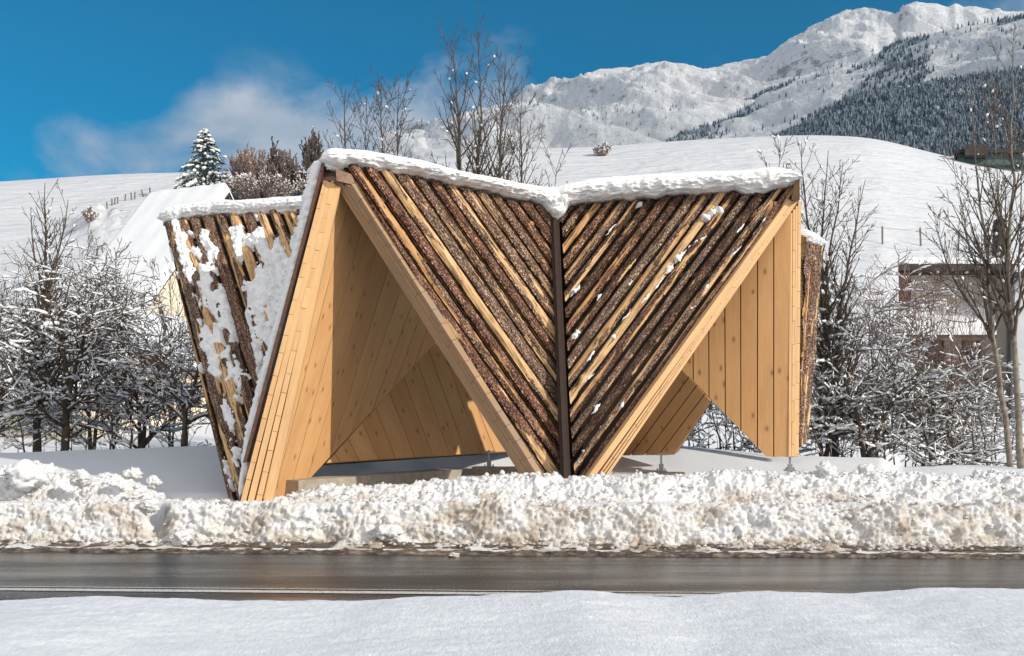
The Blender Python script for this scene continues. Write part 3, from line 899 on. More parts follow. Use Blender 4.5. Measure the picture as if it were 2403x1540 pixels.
# interior wall A: its depth is set so that the edge of sun on it falls where the rake throws it
nS = np.cross(FC - AL, SUN)
rr_ = ray(794, 1050)
dS = nS @ (AL - EYEP) / (nS @ rr_)
SPT = EYEP + rr_ * dS
plA = Plane(AL, FL, SPT)
print('A plane shadow depth', dS, 'ridge', plA.at(1018, 808))
ridge = plA.at(1018, 808); lowB = plA.at(768, 1085)
RB = P(1190, 1059, min(ridge[1] + 0.3, 21))
plB = Plane(ridge, lowB, RB)
plW = Plane(P(1853, 475, 15.56), P(1851, 1072, 15.56), P(1600, 870, 15.98))
L1 = plW.at(1601, 869); L2 = plW.at(1667, 941)
plL = Plane(L1, L2, P(1582, 1066, 17.3))


def clip_half(poly, n, c):
    """keep n.x >= c, 2D"""
    out = []
    for i in range(len(poly)):
        a, b = poly[i], poly[(i + 1) % len(poly)]
        da, db = n @ a - c, n @ b - c
        if da >= 0: out.append(a)
        if (da >= 0) != (db >= 0): out.append(a + (b - a) * da / (da - db))
    return out


def panel(name, plane, poly_uv, seams, mat, thick=0.045, gap=0.008, parent=None, seed=0):
    """boards between picture seam lines, all lying in one true 3D plane. seams: list of ((u,v),(u,v)) ordered left to right"""
    r = np.random.default_rng(seed)
    pts3 = [plane.at(u, v) for u, v in poly_uv]
    s0 = [plane.at(*seams[len(seams) // 2][0]), plane.at(*seams[len(seams) // 2][1])]
    e1 = unit(s0[1] - s0[0]); e2 = unit(np.cross(plane.n, e1)); o = pts3[0]
    to2 = lambda p: np.array([(p - o) @ e1, (p - o) @ e2])
    to3 = lambda q: o + q[0] * e1 + q[1] * e2
    poly = [to2(p) for p in pts3]
    lines = []
    for a, b in seams:
        a2, b2 = to2(plane.at(*a)), to2(plane.at(*b))
        d = unit(b2 - a2); n = np.array([-d[1], d[0]])
        lines.append((n, n @ a2))
    mb = MB()
    # orientation: next line must be on positive side of previous
    cen = lambda i: to2(plane.at(*seams[i][0]))
    sg = 1 if len(lines) < 2 or lines[0][0] @ to2(plane.at(*seams[1][0])) > lines[0][1] else -1
    lines = [(n * sg, c * sg) for n, c in lines]
    for i in range(len(lines) + 1):
        q = poly
        if i > 0: q = clip_half(q, lines[i - 1][0], lines[i - 1][1] + gap)
        if q and i < len(lines): q = clip_half(q, -lines[i][0], -lines[i][1] + gap)
        if len(q) < 3: continue
        w3 = np.array([to3(x) for x in q])
        dz = r.uniform(0, 0.004)
        uv = np.array([[x[0] + 37.3 * (i + seed), x[1] + i * 3.7] for x in q])
        mb.prism(w3 + plane.n * dz - plane.n * thick, plane.n * thick, r.random(), uv)
    b = pb_(mb, name, mat, parent)
    bk = MB(); bk.prism(np.array(pts3) - plane.n * (thick + 0.06), plane.n * 0.055)
    pb_(bk, 'wall_core', TIMBER, b).location = (0, 0, 0)
    return b


# fix core coordinates: child of a part whose own origin is the pavilion origin
def seams_between(l0, l1, n, ext=0):
    (a0, b0), (a1, b1) = l0, l1
    out = []
    for i in range(n):
        t = i / (n - 1)
        out.append(((a0[0] + (a1[0] - a0[0]) * t, a0[1] + (a1[1] - a0[1]) * t), (b0[0] + (b1[0] - b0[0]) * t, b0[1] + (b1[1] - b0[1]) * t)))
    return out


# seams read from the photograph (picture units)
sA = [((810, 480), (607, 1187)), ((828, 540), (672, 1150)), ((845, 530), (717, 1130)) if False else ((843, 520), (670, 1160))]
sA = [((794, 470), (612, 1180)), ((812, 500), (640, 1178)), ((846, 545), (676, 1165)), ((880, 590), (724, 1110)), ((908, 640), (776, 1064)), ((936, 690), (822, 1022)), ((960, 730), (872, 968)),
      ((980, 760), (920, 917)), ((1003, 772), (968, 866))]
WOODpanelA = panel('inner_wall', plA, [(783, 425), (600, 1187), (562, 1290), (600, 1260), (1018, 808), (1110, 700), (860, 440)], sA, WOOD, seed=1)
sB = [((770, 1040), (815, 1112)), ((800, 1000), (856, 1104)), ((838, 965), (898, 1100)), ((870, 930), (936, 1096)), ((905, 900), (980, 1092)),
      ((940, 868), (1022, 1090)), ((975, 840), (1062, 1088)), ((1005, 820), (1100, 1086)), ((1040, 820), (1134, 1084)), ((1080, 850), (1168, 1080))]
panel('rear_wall', plB, [(1016, 806), (766, 1086), (770, 1086), (1190, 1059), (1250, 1055), (1150, 800)], sB, WOOD, seed=2)
sW = [((x0, 480), (x1, 1072)) for x0, x1 in ((1624, 1627), (1661, 1664), (1699, 1702), (1737, 1738), (1777, 1777), (1815, 1815))]
panel('inner_wall', plW, [(1856, 480), (1851, 1072), (1798, 1072), (1595, 862), (1560, 860), (1700, 560), (1800, 470)], sW, WOOD, seed=3)
sL = [((1575, 890), (1440, 1070)), ((1617, 884), (1478, 1070)), ((1634, 905), (1512, 1068)), ((1653, 925), (1545, 1068))]
panel('inner_wall', plL, [(1601, 869), (1667, 941), (1582, 1067), (1450, 1069), (1420, 1069), (1500, 900), (1560, 830)], sL, WOOD, seed=4)


def blocks(mb, a, b, wv, tv, seg, seed, gap=0.006):
    """a strip of end-grain blocks from a to b"""
    r = np.random.default_rng(seed); L = np.linalg.norm(b - a); e = (b - a) / L
    s = 0.0
    while s < L - 0.02:
        l = min(seg * r.uniform(0.75, 1.25), L - s)
        p0, p1 = a + e * s, a + e * (s + l - gap)
        lift = unit(tv) * r.uniform(-0.004, 0.004) if np.linalg.norm(tv) > 0 else 0
        c = [p0 - wv - tv, p0 + wv - tv, p0 + wv + tv, p0 - wv + tv, p1 - wv - tv, p1 + wv - tv, p1 + wv + tv, p1 - wv + tv]
        uv = [[s, 0], [s, .1], [s, .1], [s, 0], [s + l, 0], [s + l, .1], [s + l, .1], [s + l, 0]]
        uo = r.random() * 9
        mb.box8(np.array(c) + lift, r.random(), np.array(uv) + uo)
        s += l


def rake(name, q, plane, fr, mat, depth=0.12, seed=0, out=0.0, parent=None):
    """q: picture quad (outer0, inner0, inner1, outer1) lying in plane; fr: list of (f0,f1,kind)"""
    o0, i0, i1, o1 = [plane.at(*x) for x in q]
    mb = MB(); n = plane.n
    for k, (f0, f1, kind) in enumerate(fr):
        a = o0 + (i0 - o0) * (f0 + f1) / 2; b = o1 + (i1 - o1) * (f0 + f1) / 2
        wv = (i0 - o0) * (f1 - f0) / 2 * 0.97; wv2 = (i1 - o1) * (f1 - f0) / 2 * 0.97
        e = unit(b - a); wv = wv - e * (wv @ e); wv2 = wv2 - e * (wv2 @ e)
        lift = n * (out + 0.0022 * (k % 3))
        if kind == 'b': blocks(mb, a + lift - n * depth / 2, b + lift - n * depth / 2, (wv + wv2) / 2, n * depth / 2, 0.30, seed + k)
        else:
            w_ = (wv + wv2) / 2
            c = [a - w_, a + w_, a + w_ - n * depth, a - w_ - n * depth, b - w_, b + w_, b + w_ - n * depth, b - w_ - n * depth]
            L = np.linalg.norm(b - a)
            mb.box8(np.array(c) + lift, 0.3 + 0.4 * ((seed + k) % 3) / 2, np.array([[0, 0], [0, .1], [0, .1], [0, 0], [L, 0], [L, .1], [L, .1], [L, 0]]) + seed * 3 + k)
    return pb_(mb, name, mat, parent)


plG1 = Plane(P(785, 425, 14.95), P(565, 1187, 13.68), P(1240, 1112, 14.35))
FR = [(0, .20, 'b'), (.205, .44, 'p'), (.445, .66, 'b'), (.665, 1.0, 'p')]
rake('rake_beam', ((761, 422), (796, 440), (625, 1260), (540, 1260)), plG1, FR, WOODR, seed=3)
FR2 = [(0, .24, 'b'), (.25, .50, 'b'), (.51, .74, 'p'), (.75, 1.0, 'p')]
plG1b = Plane(P(829, 436, 14.86), P(1280, 1143, 14.22), P(783, 427, 15.08))
rake('rake_beam', ((829, 436), (783, 427), (1240, 1143), (1280, 1143)), plG1b, FR2, WOODG, seed=8, out=0.008)
plG2 = Plane(P(1872, 470, 15.6), P(1440, 1100, 14.5), P(1876, 1072, 15.6))
FR3 = [(0, .46, 'p'), (.47, .62, 'b'), (.63, .78, 'b'), (.79, 1.0, 'p')]
rake('rake_beam', ((1850, 472), (1873, 470), (1405, 1150), (1352, 1150)), plG2, FR3, WOODR, seed=14)
FR4 = [(0, .28, 'b'), (.30, .48, 'p'), (.50, .72, 'b'), (.74, .98, 'p')]
rake('rake_beam', ((1881, 470), (1853, 505), (1851, 1072), (1875, 1072)), plG2, FR4, WOODR, seed=21, depth=0.16, out=-0.012)
# dark metal edge left of the left gable
mb = MB()
a, b = P(765, 372, 15.05), P(578, 1085, 13.95)
mb.beam(a, b, V3(0.025, 0, 0.005), V3(0, 0.10, 0)); pb_(mb, 'edge_trim', RUST)
# cap box under the snow at the left apex
mb = MB()
q = [P(787, 396, 14.75), P(822, 408, 14.9), P(836, 436, 14.95), P(790, 424, 14.8)]
mb.prism(np.array(q), V3(0.02, 0.16, 0)); pb_(mb, 'apex_cap', CAPM)
mb = MB(); q = [P(762, 398, 15.08), P(792, 398, 15.08), P(792, 428, 15.08), P(757, 421, 15.05)]
mb.prism(np.array(q), V3(0, 0.1, 0)); pb_(mb, 'apex_cap', RUST)
# tip block at the right apex
mb = MB(); mb.box8([P(1856, 470, 15.45), P(1876, 470, 15.45), P(1876, 470, 15.7), P(1856, 470, 15.7), P(1866, 418, 15.45), P(1876, 418, 15.45), P(1876, 418, 15.7), P(1866, 418, 15.7)])
pb_(mb, 'apex_cap', BATTEN)

# --- slab-clad faces
SLAB_N = [0]


def slab_face(name, tri, edir, pitch, wfrac, seed, barkp, depth=0.06, rag=0.02, proud=0.07, off0=0.5, types=None):
    """tri: convex polygon of 3D points in one plane; slabs run along edir"""
    r = np.random.default_rng(seed)
    pl = Plane(*tri[:3]); n = pl.n
    e1 = unit(edir - n * (edir @ n)); e2 = np.cross(n, e1); o = tri[0]
    poly = np.array([[(p - o) @ e1, (p - o) @ e2] for p in tri])
    core = MB(); core.prism(np.array(tri) - n * 0.07, n * 0.04)
    face = pb_(core, name, BACK)
    # battens across the slabs
    bt = MB()
    y0, y1 = poly[:, 1].min(), poly[:, 1].max()

    def span(y):
        xs_ = []
        for i in range(len(poly)):
            a, b = poly[i], poly[(i + 1) % len(poly)]
            if (a[1] - y) * (b[1] - y) <= 0 and a[1] != b[1]:
                xs_.append(a[0] + (b[0] - a[0]) * (y - a[1]) / (b[1] - a[1]))
        return (min(xs_), max(xs_)) if len(xs_) >= 2 else None
    zt = max(p[2] for p in tri); zb = min(p[2] for p in tri)
    hz = unit(np.cross(n, V3(0, 0, 1))); up = np.cross(hz, n); up = up if up[2] > 0 else -up
    poly2 = [np.array([(p - o) @ hz, (p - o) @ up]) for p in tri]
    ups = [q[1] for q in poly2]
    for kk in range(1, 6):
        c = min(ups) + (max(ups) - min(ups)) * kk / 5.6
        q = clip_half(poly2, np.array([0, 1.0]), c); q = clip_half(q, np.array([0, -1.0]), -(c + 0.07)) if q else q
        if q and len(q) >= 3:
            w3 = np.array([o + x[0] * hz + x[1] * up for x in q]); bt = MB(); bt.prism(w3 - n * 0.025, n * 0.03); pb_(bt, 'batten', BATTEN, face)
    k = 0
    y = y0 + pitch * off0 * 0.3
    while y < y1 - pitch * 0.25:
        w = pitch * wfrac * r.uniform(0.78, 1.10)
        yc = y + pitch / 2; y += pitch
        NY = 13
        lat = np.linspace(-1, 1, NY)
        ylat = np.clip(yc + lat * w / 2, y0 + 1e-3, y1 - 1e-3)
        sp_ = [span(v) for v in ylat]
        if any(s is None for s in sp_): continue
        s0 = np.array([s[0] for s in sp_]) - r.uniform(0, rag); s1 = np.array([s[1] for s in sp_]) + r.uniform(-0.01, rag)
        if (s1 - s0).mean() < 0.12: continue
        NX = max(6, int((s1 - s0).mean() / 0.045))
        T = np.linspace(0, 1, NX)
        Lx = s0[None, :] + (s1 - s0)[None, :] * T[:, None]
        so = r.uniform(0, 90)
        # wavering edges and crown height
        wob = 1 + 0.10 * fbm(Lx * 1.1 + so, 0 * Lx + 3, 0, seed, 3) + 0.05 * noise(Lx * 6 + so, 0 * Lx, 0, seed)
        cen_ = 0.05 * w * fbm(Lx * 0.5 + so, 0 * Lx + 9, 0, seed + 1, 2)
        Ly = yc + cen_ + lat[None, :] * w / 2 * wob
        prof = np.sqrt(np.clip(1 - (lat * 0.97) ** 2, 0, 1)) ** 0.85
        h = depth * r.uniform(0.75, 1.2) * prof[None, :] * (1 + 0.12 * noise(Lx * 2 + so, lat[None, :] * 1.5 + 0 * Lx, 0, seed + 3))
        # bark mask
        typ = r.random()
        idx = k if (o + e2)[0] / (o + e2)[1] > o[0] / o[1] else -1 - k
        bias = 0.74 if typ < barkp else (0.22 if typ < barkp + (1 - barkp) * 0.6 else 0.48)
        if types: bias = {'b': 0.86, 'w': 0.22, 'm': 0.50, 'n': 0.66}[types[idx % len(types)]]
        bk = bias + 1.05 * fbm(Lx * 1.15 + so, lat[None, :] * 1.3 + 0 * Lx, 0, seed + 5, 4, gain=0.6) + 0.10 * (np.abs(lat)[None, :] - 0.4)
        kn = []
        for _ in range(r.integers(0, 3)):
            kx, ky = r.uniform(s0.mean() + .2, max(s1.mean() - .2, s0.mean() + .25)), r.uniform(-0.5, 0.5)
            dd_ = np.sqrt((Lx - kx) ** 2 + ((lat[None, :] - ky) * w / 2) ** 2)
            h = h + 0.028 * np.exp(-(dd_ / 0.05) ** 2); kn.append((kx, ky))
        roughb = fbm(Lx * 14 + so, lat[None, :] * 5 + 0 * Lx, 0, seed + 7, 3, billow=True)
        h = h + np.where(bk > 0.5, 0.010 + 0.013 * roughb, 0.0)
        Pt = o + Lx[..., None] * e1 + Ly[..., None] * e2 + (h + 0.01)[..., None] * n
        # flat back
        Pb = o + Lx[..., None] * e1 + Ly[..., None] * e2 + (0 * Lx - 0.012)[..., None] * n
        V = np.vstack([Pt.reshape(-1, 3), Pb.reshape(-1, 3)])
        m_ = NX * NY
        f1 = grid_faces(NX, NY)
        if np.cross(e1, e2) @ n > 0: pass
        sides = []
        for i in range(NX - 1):
            sides.append((i * NY, (i + 1) * NY, m_ + (i + 1) * NY, m_ + i * NY)); a_ = i * NY + NY - 1; sides.append((a_, m_ + a_, m_ + a_ + NY, a_ + NY))
        for j in range(NY - 1):
            sides.append((j, m_ + j, m_ + j + 1, j + 1)); a_ = (NX - 1) * NY + j; sides.append((a_, a_ + 1, m_ + a_ + 1, m_ + a_))
        uvv = np.stack([Lx, lat[None, :] * w / 2 * 1.25 + 0 * Lx], -1).reshape(-1, 2)
        org = Pt.reshape(-1, 3).mean(0)
        sl = mesh_np('log_slab', V - org, [f1, np.array(sides)], BARK, face, True, np.vstack([uvv, uvv]), {'bark': np.concatenate([bk.ravel(), np.zeros(m_)])})
        sl.location = tuple(org - PO)
        for kx, ky in kn[:1]:
            if name != 'slab_cladding' or r.random() > 0.6: continue
            cpt = o + kx * e1 + (yc + ky * w / 2 * .8) * e2 + n * (depth * 1.02)
            sk_ = span(yc)
            if cpt[2] < 1.1 or sk_ is None or not (sk_[0] + .1 < kx < sk_[1] - .1): continue
            th = np.linspace(0, 2 * math.pi, 12, endpoint=False); rk = r.uniform(0.022, 0.04)
            ring = [cpt + (math.cos(t) * e1 * 1.25 + math.sin(t) * e2) * rk for t in th]
            kb = MB(); kb.prism(np.array(ring) - n * 0.03, n * 0.055); ko = kb.build('branch_stub', KNOT, face, False, local=PO)
        k += 1
        SLAB_N[0] += 1
    return face, pl, e1, e2, o, poly


faceVL = slab_face('slab_cladding', [P(806, 385, 14.98), VT + V3(0, 0, 0.0), FC + V3(-0.05, 0, -0.45), P(1290, 1180, 14.42)], FC - AL, 0.215, 0.83, 5, 0.72, depth=0.085, types='bnnbwbmbnbmbnbnbbb')
FCR = P(1352, 1140, 14.52)
faceVR = slab_face('slab_cladding', [AR, P(1318, 492, 16.5), FCR + V3(0, 0, -0.4), P(1376, 1150, 14.5)], P(1372, 1120, 14.55) - AR, 0.182, 0.72, 6, 0.62, depth=0.07, types='bbwbnmbnbbmwnbbmnb')
faceWG = slab_face('slab_cladding', [WT0, WT1, WF + V3(0.02, 0, -0.1), WF + V3(-0.04, 0, -0.1)], WT0 - WF, 0.235, 0.78, 7, 0.62, types='nnmbbmwmwmwnn')
RW = [P(1882, 556, 19.0), P(1925, 570, 20.2), P(1889, 1030, 19.2), P(1872, 1050, 18.6)]
faceRW = slab_face('slab_cladding', RW, RW[1] - RW[2], 0.17, 0.74, 9, 0.4)

# valley post between the two slab faces
mb = MB()
t0, t1, b0, b1 = P(1291, 508, 16.32), P(1311, 508, 16.32), P(1317, 1150, 14.20), P(1340, 1150, 14.20)
mb.box8([b0, b1, b1 + V3(0, .25, 0), b0 + V3(0, .25, 0), t0, t1, t1 + V3(0, .25, 0), t0 + V3(0, .25, 0)])
post = pb_(mb, 'valley_post', DSTEEL)
mb = MB(); k0, k1, k2, k3 = P(1280, 490, 16.75), P(1342, 490, 16.75), P(1300, 1160, 14.62), P(1365, 1160, 14.62)
mb.box8([k2, k3, k3 + V3(0, .05, 0), k2 + V3(0, .05, 0), k0, k1, k1 + V3(0, .05, 0), k0 + V3(0, .05, 0)]); pb_(mb, 'valley_lining', BACK)
mb = MB()
c0, c1 = (t0 + t1) / 2, (b0 + b1) / 2
mb.beam(c0 + V3(0, -0.03, 0), c1 + V3(0, -0.03, 0), V3(0.03, 0, 0), V3(0, 0.04, 0)); pb_(mb, 'gutter_rib', DSTEEL, post)

# roof deck under the snow
rp = [P(772, 392, 15.1), VT, AR + V3(0, 0, .05), P(1877, 545, 19.0), P(1924, 568, 20.2), V3(0.8, 23.0, 5.2), WT0, WT1]
rp = [V3(p[0], p[1], p[2]) for p in rp]
cz_ = V3(0.3, 18.6, 5.15)
mb = MB()
for i in range(len(rp)):
    a, b = rp[i], rp[(i + 1) % len(rp)]
    mb.prism([a, b, cz_], V3(0, 0, -0.08))
pb_(mb, 'roof_deck', TIMBER)
# folded walls behind, so the pavilion closes from other sides too
for q in ([WT0, P(600, 1080, 19.5), V3(0.8 - 3.2, 23.0, 5.2)], [P(1925, 560, 20.2), P(1890, 1040, 19.6), V3(3.6, 22.6, 5.2)]):
    mb = MB(); mb.prism(np.array(q), V3(0, 0.08, 0)); pb_(mb, 'rear_cladding', TIMBER)

# steel feet and concrete plinth
def foot(u, vt, vb, d, w=0.05):
    c = P(u, vt, d); zb = P(u, vb, d)[2]
    mb = MB(); x, y = c[0], c[1]
    mb.box(x - w * .3, x + w * .3, y - w * .3, y + w * .3, zb - 0.3, c[2] + 0.03)
    mb.box(x - w * .7, x + w * .7, y - w * .7, y + w * .7, zb - 0.3, zb + (c[2] - zb) * 0.45)
    mb.box(x - w * 2, x + w * 2, y - w * 2, y + w * 2, c[2] - 0.0, c[2] + 0.012)
    mb.box(x - w * 1.8, x + w * 1.8, y - w * 1.8, y + w * 1.8, zb - .01, zb + 0.012)
    for sx in (-1, 1):
        mb.box(x + sx * w * 1.3 - .012, x + sx * w * 1.3 + .012, y - .012, y + .012, zb, zb + 0.05)
    pb_(mb, 'steel_foot', ZINC)


foot(1147, 1060, 1096, 18.9, 0.06); foot(1551, 1068, 1106, 17.0); foot(1853, 1072, 1104, 15.75, 0.045)
A0, A1 = P(700, 1127, 14.65), P(1106, 1098, 18.6)
A0[2] = 0.80; A1[2] = 0.82
n_ = 60
xs_ = np.linspace(0, 1, n_)
mb = MB()
pl0 = A0 + V3(0, 0, 0); dirp = unit(A1 - A0); nrm = V3(-dirp[1], dirp[0], 0)
for (a, b, zt) in ((A0, A1, 0.80), (A1, A1 + V3(0.85, -0.05, 0), 0.83)):
    dr = unit(b - a); nn = V3(-dr[1], dr[0], 0)
    c = [a, b, b + nn * .5, a + nn * .5]
    mb.box8([V3(p[0], p[1], 0.2) for p in c] + [V3(p[0], p[1], zt) for p in c])
pl = mb.build('concrete_plinth', CONC, None, False)
tag(pl, 'rough pale concrete plinth showing under the left gable of the pavilion', 'plinth')
a = P(1436, 1107, 17.0); b = P(1600, 1108, 17.0)
mb = MB(); mb.box(a[0], b[0], 16.7, 17.3, 0.2, a[2])
tag(mb.build('concrete_plinth', CONC, None, False), 'short concrete plinth under the steel foot of the right gable', 'plinth')

# ------------------------------------------------------------------ snow on the pavilion
def sweep_snow(name, stations, label, back=3.0, seed=0, amp=0.05, step=0.024, fr=0.19, cat='snow', nrmf=None, kind=None, backrise=0.0):
    """stations: (u, v_top, v_bottom, depth) along the eave; thick rounded snow lip reaching back over the roof"""
    st_ = np.array(stations, float)
    top = np.array([P(u, vt - 3, d) for u, vt, vb, d in st_]); bot = np.array([P(u, vb + 5, d) for u, vt, vb, d in st_])
    seg = np.linalg.norm(np.diff(bot, axis=0), axis=1); s = np.concatenate([[0], np.cumsum(seg)])
    S_ = np.arange(0, s[-1], step)
    ti = np.stack([np.interp(S_, s, top[:, k]) for k in range(3)], -1); bi = np.stack([np.interp(S_, s, bot[:, k]) for k in range(3)], -1)
    ker = np.array([1, 2, 3, 2, 1]) / 9.0
    for arr in (ti, bi):
        for k in range(3):
            p_ = np.pad(arr[:, k], 2, mode='edge'); arr[:, k] = np.convolve(p_, ker, 'valid')
    dirx = np.gradient(bi[:, :2], axis=0); dirx /= np.linalg.norm(dirx, axis=1)[:, None]
    front = np.stack([dirx[:, 1], -dirx[:, 0]], -1)
    ker = np.ones(25) / 25
    for k in range(2):
        front[:, k] = np.convolve(np.pad(front[:, k], 12, mode='edge'), ker, 'valid')
    front /= np.linalg.norm(front, axis=1)[:, None]
    # profile (out, height fraction)
    pr = np.array([(-0.5, 0.02), (-.12, 0.0), (0.0, -0.02), (fr * .7, .10), (fr, .3), (fr * 1.05, .5), (fr * .85, .72), (fr * .3, .90), (-.12, 1.0), (-.35, 1.03), (-.8, 1.04), (-1.6, 1.03), (-back, 1.0)])
    q = np.linspace(0, len(pr) - 1, 100)
    po, ph = np.interp(q, range(len(pr)), pr[:, 0]), np.interp(q, range(len(pr)), pr[:, 1])
    H = (ti[:, 2] - bi[:, 2])[:, None]
    X = bi[:, None, 0] + front[:, None, 0] * po[None, :]; Y = bi[:, None, 1] + front[:, None, 1] * po[None, :]
    Z = bi[:, None, 2] + H * ph[None, :]
    SS = S_[:, None] + 0 * Z
    lowf = np.clip(1.15 - ph[None, :], 0.12, 1)
    n1_ = fbm(X * 4.2, Y * 4.2, Z * 5.5, seed, 4, billow=True); n2_ = fbm(X * 13, Y * 13, Z * 15, seed + 4, 4, billow=True)
    dsp = (amp * 1.2 * n1_ + amp * 0.8 * n2_ + amp * 0.45 * fbm(X * 32, Y * 32, Z * 34, seed + 6, 2, billow=True)) * lowf
    X = X + front[:, None, 0] * dsp; Y = Y + front[:, None, 1] * dsp
    Z = Z + amp * 0.6 * fbm(SS * 1.3, Y * 1.3, 0, seed + 7, 3) * np.clip(ph[None, :], 0.2, 1) - 0.35 * amp * np.exp(-((ph[None, :]) / 0.12) ** 2) * (1 + 2.2 * fbm(SS * 6, 0 * SS, 0, seed + 2, 3))
    # taper the two ends shut
    e0_ = sstep(S_ / 0.12)[:, None]; e1_ = sstep((S_[-1] - S_) / 0.12)[:, None]; e_ = e0_ * e1_
    mid = bi[:, None, 2] + H * 0.35
    Z = mid + (Z - mid) * (0.15 + 0.85 * e_)
    n, m = Z.shape
    Vv = np.stack([X, Y, Z], -1).reshape(-1, 3)
    caps = [tuple(range(m)), tuple((n - 1) * m + np.arange(m))[::-1]]
    org = Vv.mean(0)
    o = mesh_np(name, Vv - org, [grid_faces(n, m), np.array([caps[0]]), np.array([caps[1]])], LUMPY)
    facing(o, (0, -1, 0.6)); o.location = tuple(org)
    tag(o, label, cat, None, kind)
    return o


sweep_snow('roof_snow', [(765, 352, 398, 15.12), (785, 347, 392, 15.0), (812, 350, 384, 15.0), (860, 353, 388, 15.1), (950, 372, 400, 15.3), (1050, 395, 420, 15.55), (1150, 417, 440, 15.85), (1230, 432, 458, 16.15),
                         (1270, 437, 470, 16.28), (1288, 438, 490, 16.30), (1303, 436, 508, 16.28), (1318, 432, 498, 16.25), (1335, 428, 470, 16.25), (1380, 419, 462, 16.2), (1450, 412, 459, 16.1),
                         (1550, 408, 452, 15.95), (1650, 404, 441, 15.85), (1720, 401, 438, 15.75), (1760, 398, 448, 15.7), (1790, 392, 446, 15.66), (1820, 391, 432, 15.62), (1850, 398, 428, 15.6), (1870, 408, 424, 15.6), (1880, 414, 424, 15.6)],
           'thick white snow cap sagging over the main roof edge of the pavilion', back=3.2, seed=3, amp=0.05)
sweep_snow('roof_snow', [(383, 500, 524, 18.3), (392, 490, 520, 18.25), (415, 482, 514, 18.2), (450, 480, 507, 18.1), (490, 472, 503, 18.0), (510, 468, 501, 17.95), (550, 470, 500, 17.8), (620, 466, 499, 17.6), (700, 459, 497, 17.35), (765, 452, 494, 17.1)],
           'lumpy snow cap lying along the top of the left wing of the pavilion', back=2.4, seed=8, amp=0.055)
sweep_snow('roof_snow', [(1878, 535, 563, 19.0), (1890, 540, 566, 19.3), (1905, 552, 572, 19.7), (1920, 566, 576, 20.1)], 'small snow cap on the receding right end of the pavilion', back=1.5, seed=12, amp=0.03)


def sheet_snow(name, face, maskf, label, seed, res=0.028, thick=0.10, lift=0.03):
    """snow clinging to a leaning slab face, with holes where slabs show"""
    _, pl, e1, e2, o, poly = face
    x0, y0 = poly.min(0); x1, y1 = poly.max(0)
    nx, ny = int((x1 - x0) / res), int((y1 - y0) / res)
    Xg, Yg = np.meshgrid(np.linspace(x0, x1, nx), np.linspace(y0, y1, ny), indexing='ij')
    ins = np.full(Xg.shape, 9.0)
    c = poly.mean(0)
    for i in range(len(poly)):
        a, b = poly[i], poly[(i + 1) % len(poly)]
        if np.linalg.norm(b - a) < 1e-6: continue
        d = unit(b - a); nn = np.array([-d[1], d[0]])
        if nn @ (c - a) < 0: nn = -nn
        ins = np.minimum(ins, (Xg - a[0]) * nn[0] + (Yg - a[1]) * nn[1])
    W = o + Xg[..., None] * e1 + Yg[..., None] * e2
    uu = CU + W[..., 0] / W[..., 1] * F; vv = CV - (W[..., 2] - EYE) / W[..., 1] * F
    m = maskf(uu, vv, Xg, Yg)
    m = np.minimum(m, ins / 0.1 - 0.2)
    puff = fbm(Xg * 5, Yg * 5, 0, seed + 3, 3, billow=True) * 0.5 + 0.5 + 0.7 * fbm(Xg * 13, Yg * 13, 0, seed + 6, 3, billow=True)
    h = np.where(m > 0, np.sqrt(np.clip(m, 0, 1)) * thick * (0.25 + 1.25 * np.clip(puff, 0, 2)), -0.06)
    W = W + (lift + h)[..., None] * pl.n + V3(0, 0, -0.02)
    fa = grid_faces(nx, ny)
    keep = (m.ravel()[fa] > -0.12).any(1)
    fa = fa[keep]
    used = np.unique(fa); remap = -np.ones(nx * ny, int); remap[used] = np.arange(len(used))
    ob = mesh_np(name, W.reshape(-1, 3)[used], remap[fa], LUMPY)
    facing(ob, pl.n); tag(ob, label, 'snow', kind='stuff')
    return ob


def wing_mask(u, v, X, Y):
    n_ = fbm(X * 1.3 + 3, Y * 4.0, 0, 61, 4) * 1.9 + 1.3 * fbm(X * 5, Y * 7, 0, 62, 4)
    right = np.clip((u - (470 + (v - 530) * 0.20)) / 160, 0, 1)
    base = 0.10 + 0.50 * right
    # left edge and first logs bare; bare band under the cap; two bare dark logs
    xl = 383 + (v - 520) * 0.262
    base = base - 1.3 * np.clip(1 - (u - xl - 14) / 14, 0, 1)
    topb = 540 + 25 * noise(u * 0.05, 0 * u, 0, 5) + 40 * sstep((u - 560) / 60)
    base = base - 1.6 * np.clip((topb - v) / 22, 0, 1)
    for (ua, va, ub, vb, wd_) in ((510, 505, 598, 950, 13), (530, 505, 612, 930, 9)):
        ul = ua + (v - va) * (ub - ua) / (vb - va)
        base = base - 1.4 * np.exp(-((u - ul) / wd_) ** 4) * (v < 960)
    return base + n_ + 0.02 + 0.28 * sstep((v - 600) / 120) - 0.1 * sstep((v - 1050) / 80) + 0.22 * np.cos(2 * np.pi * (Y / 0.235))


sheet_snow('clinging_snow', faceWG, wing_mask, 'ragged snow stuck to the shaded left wing slabs', 3, thick=0.085, lift=0.062, res=0.02)

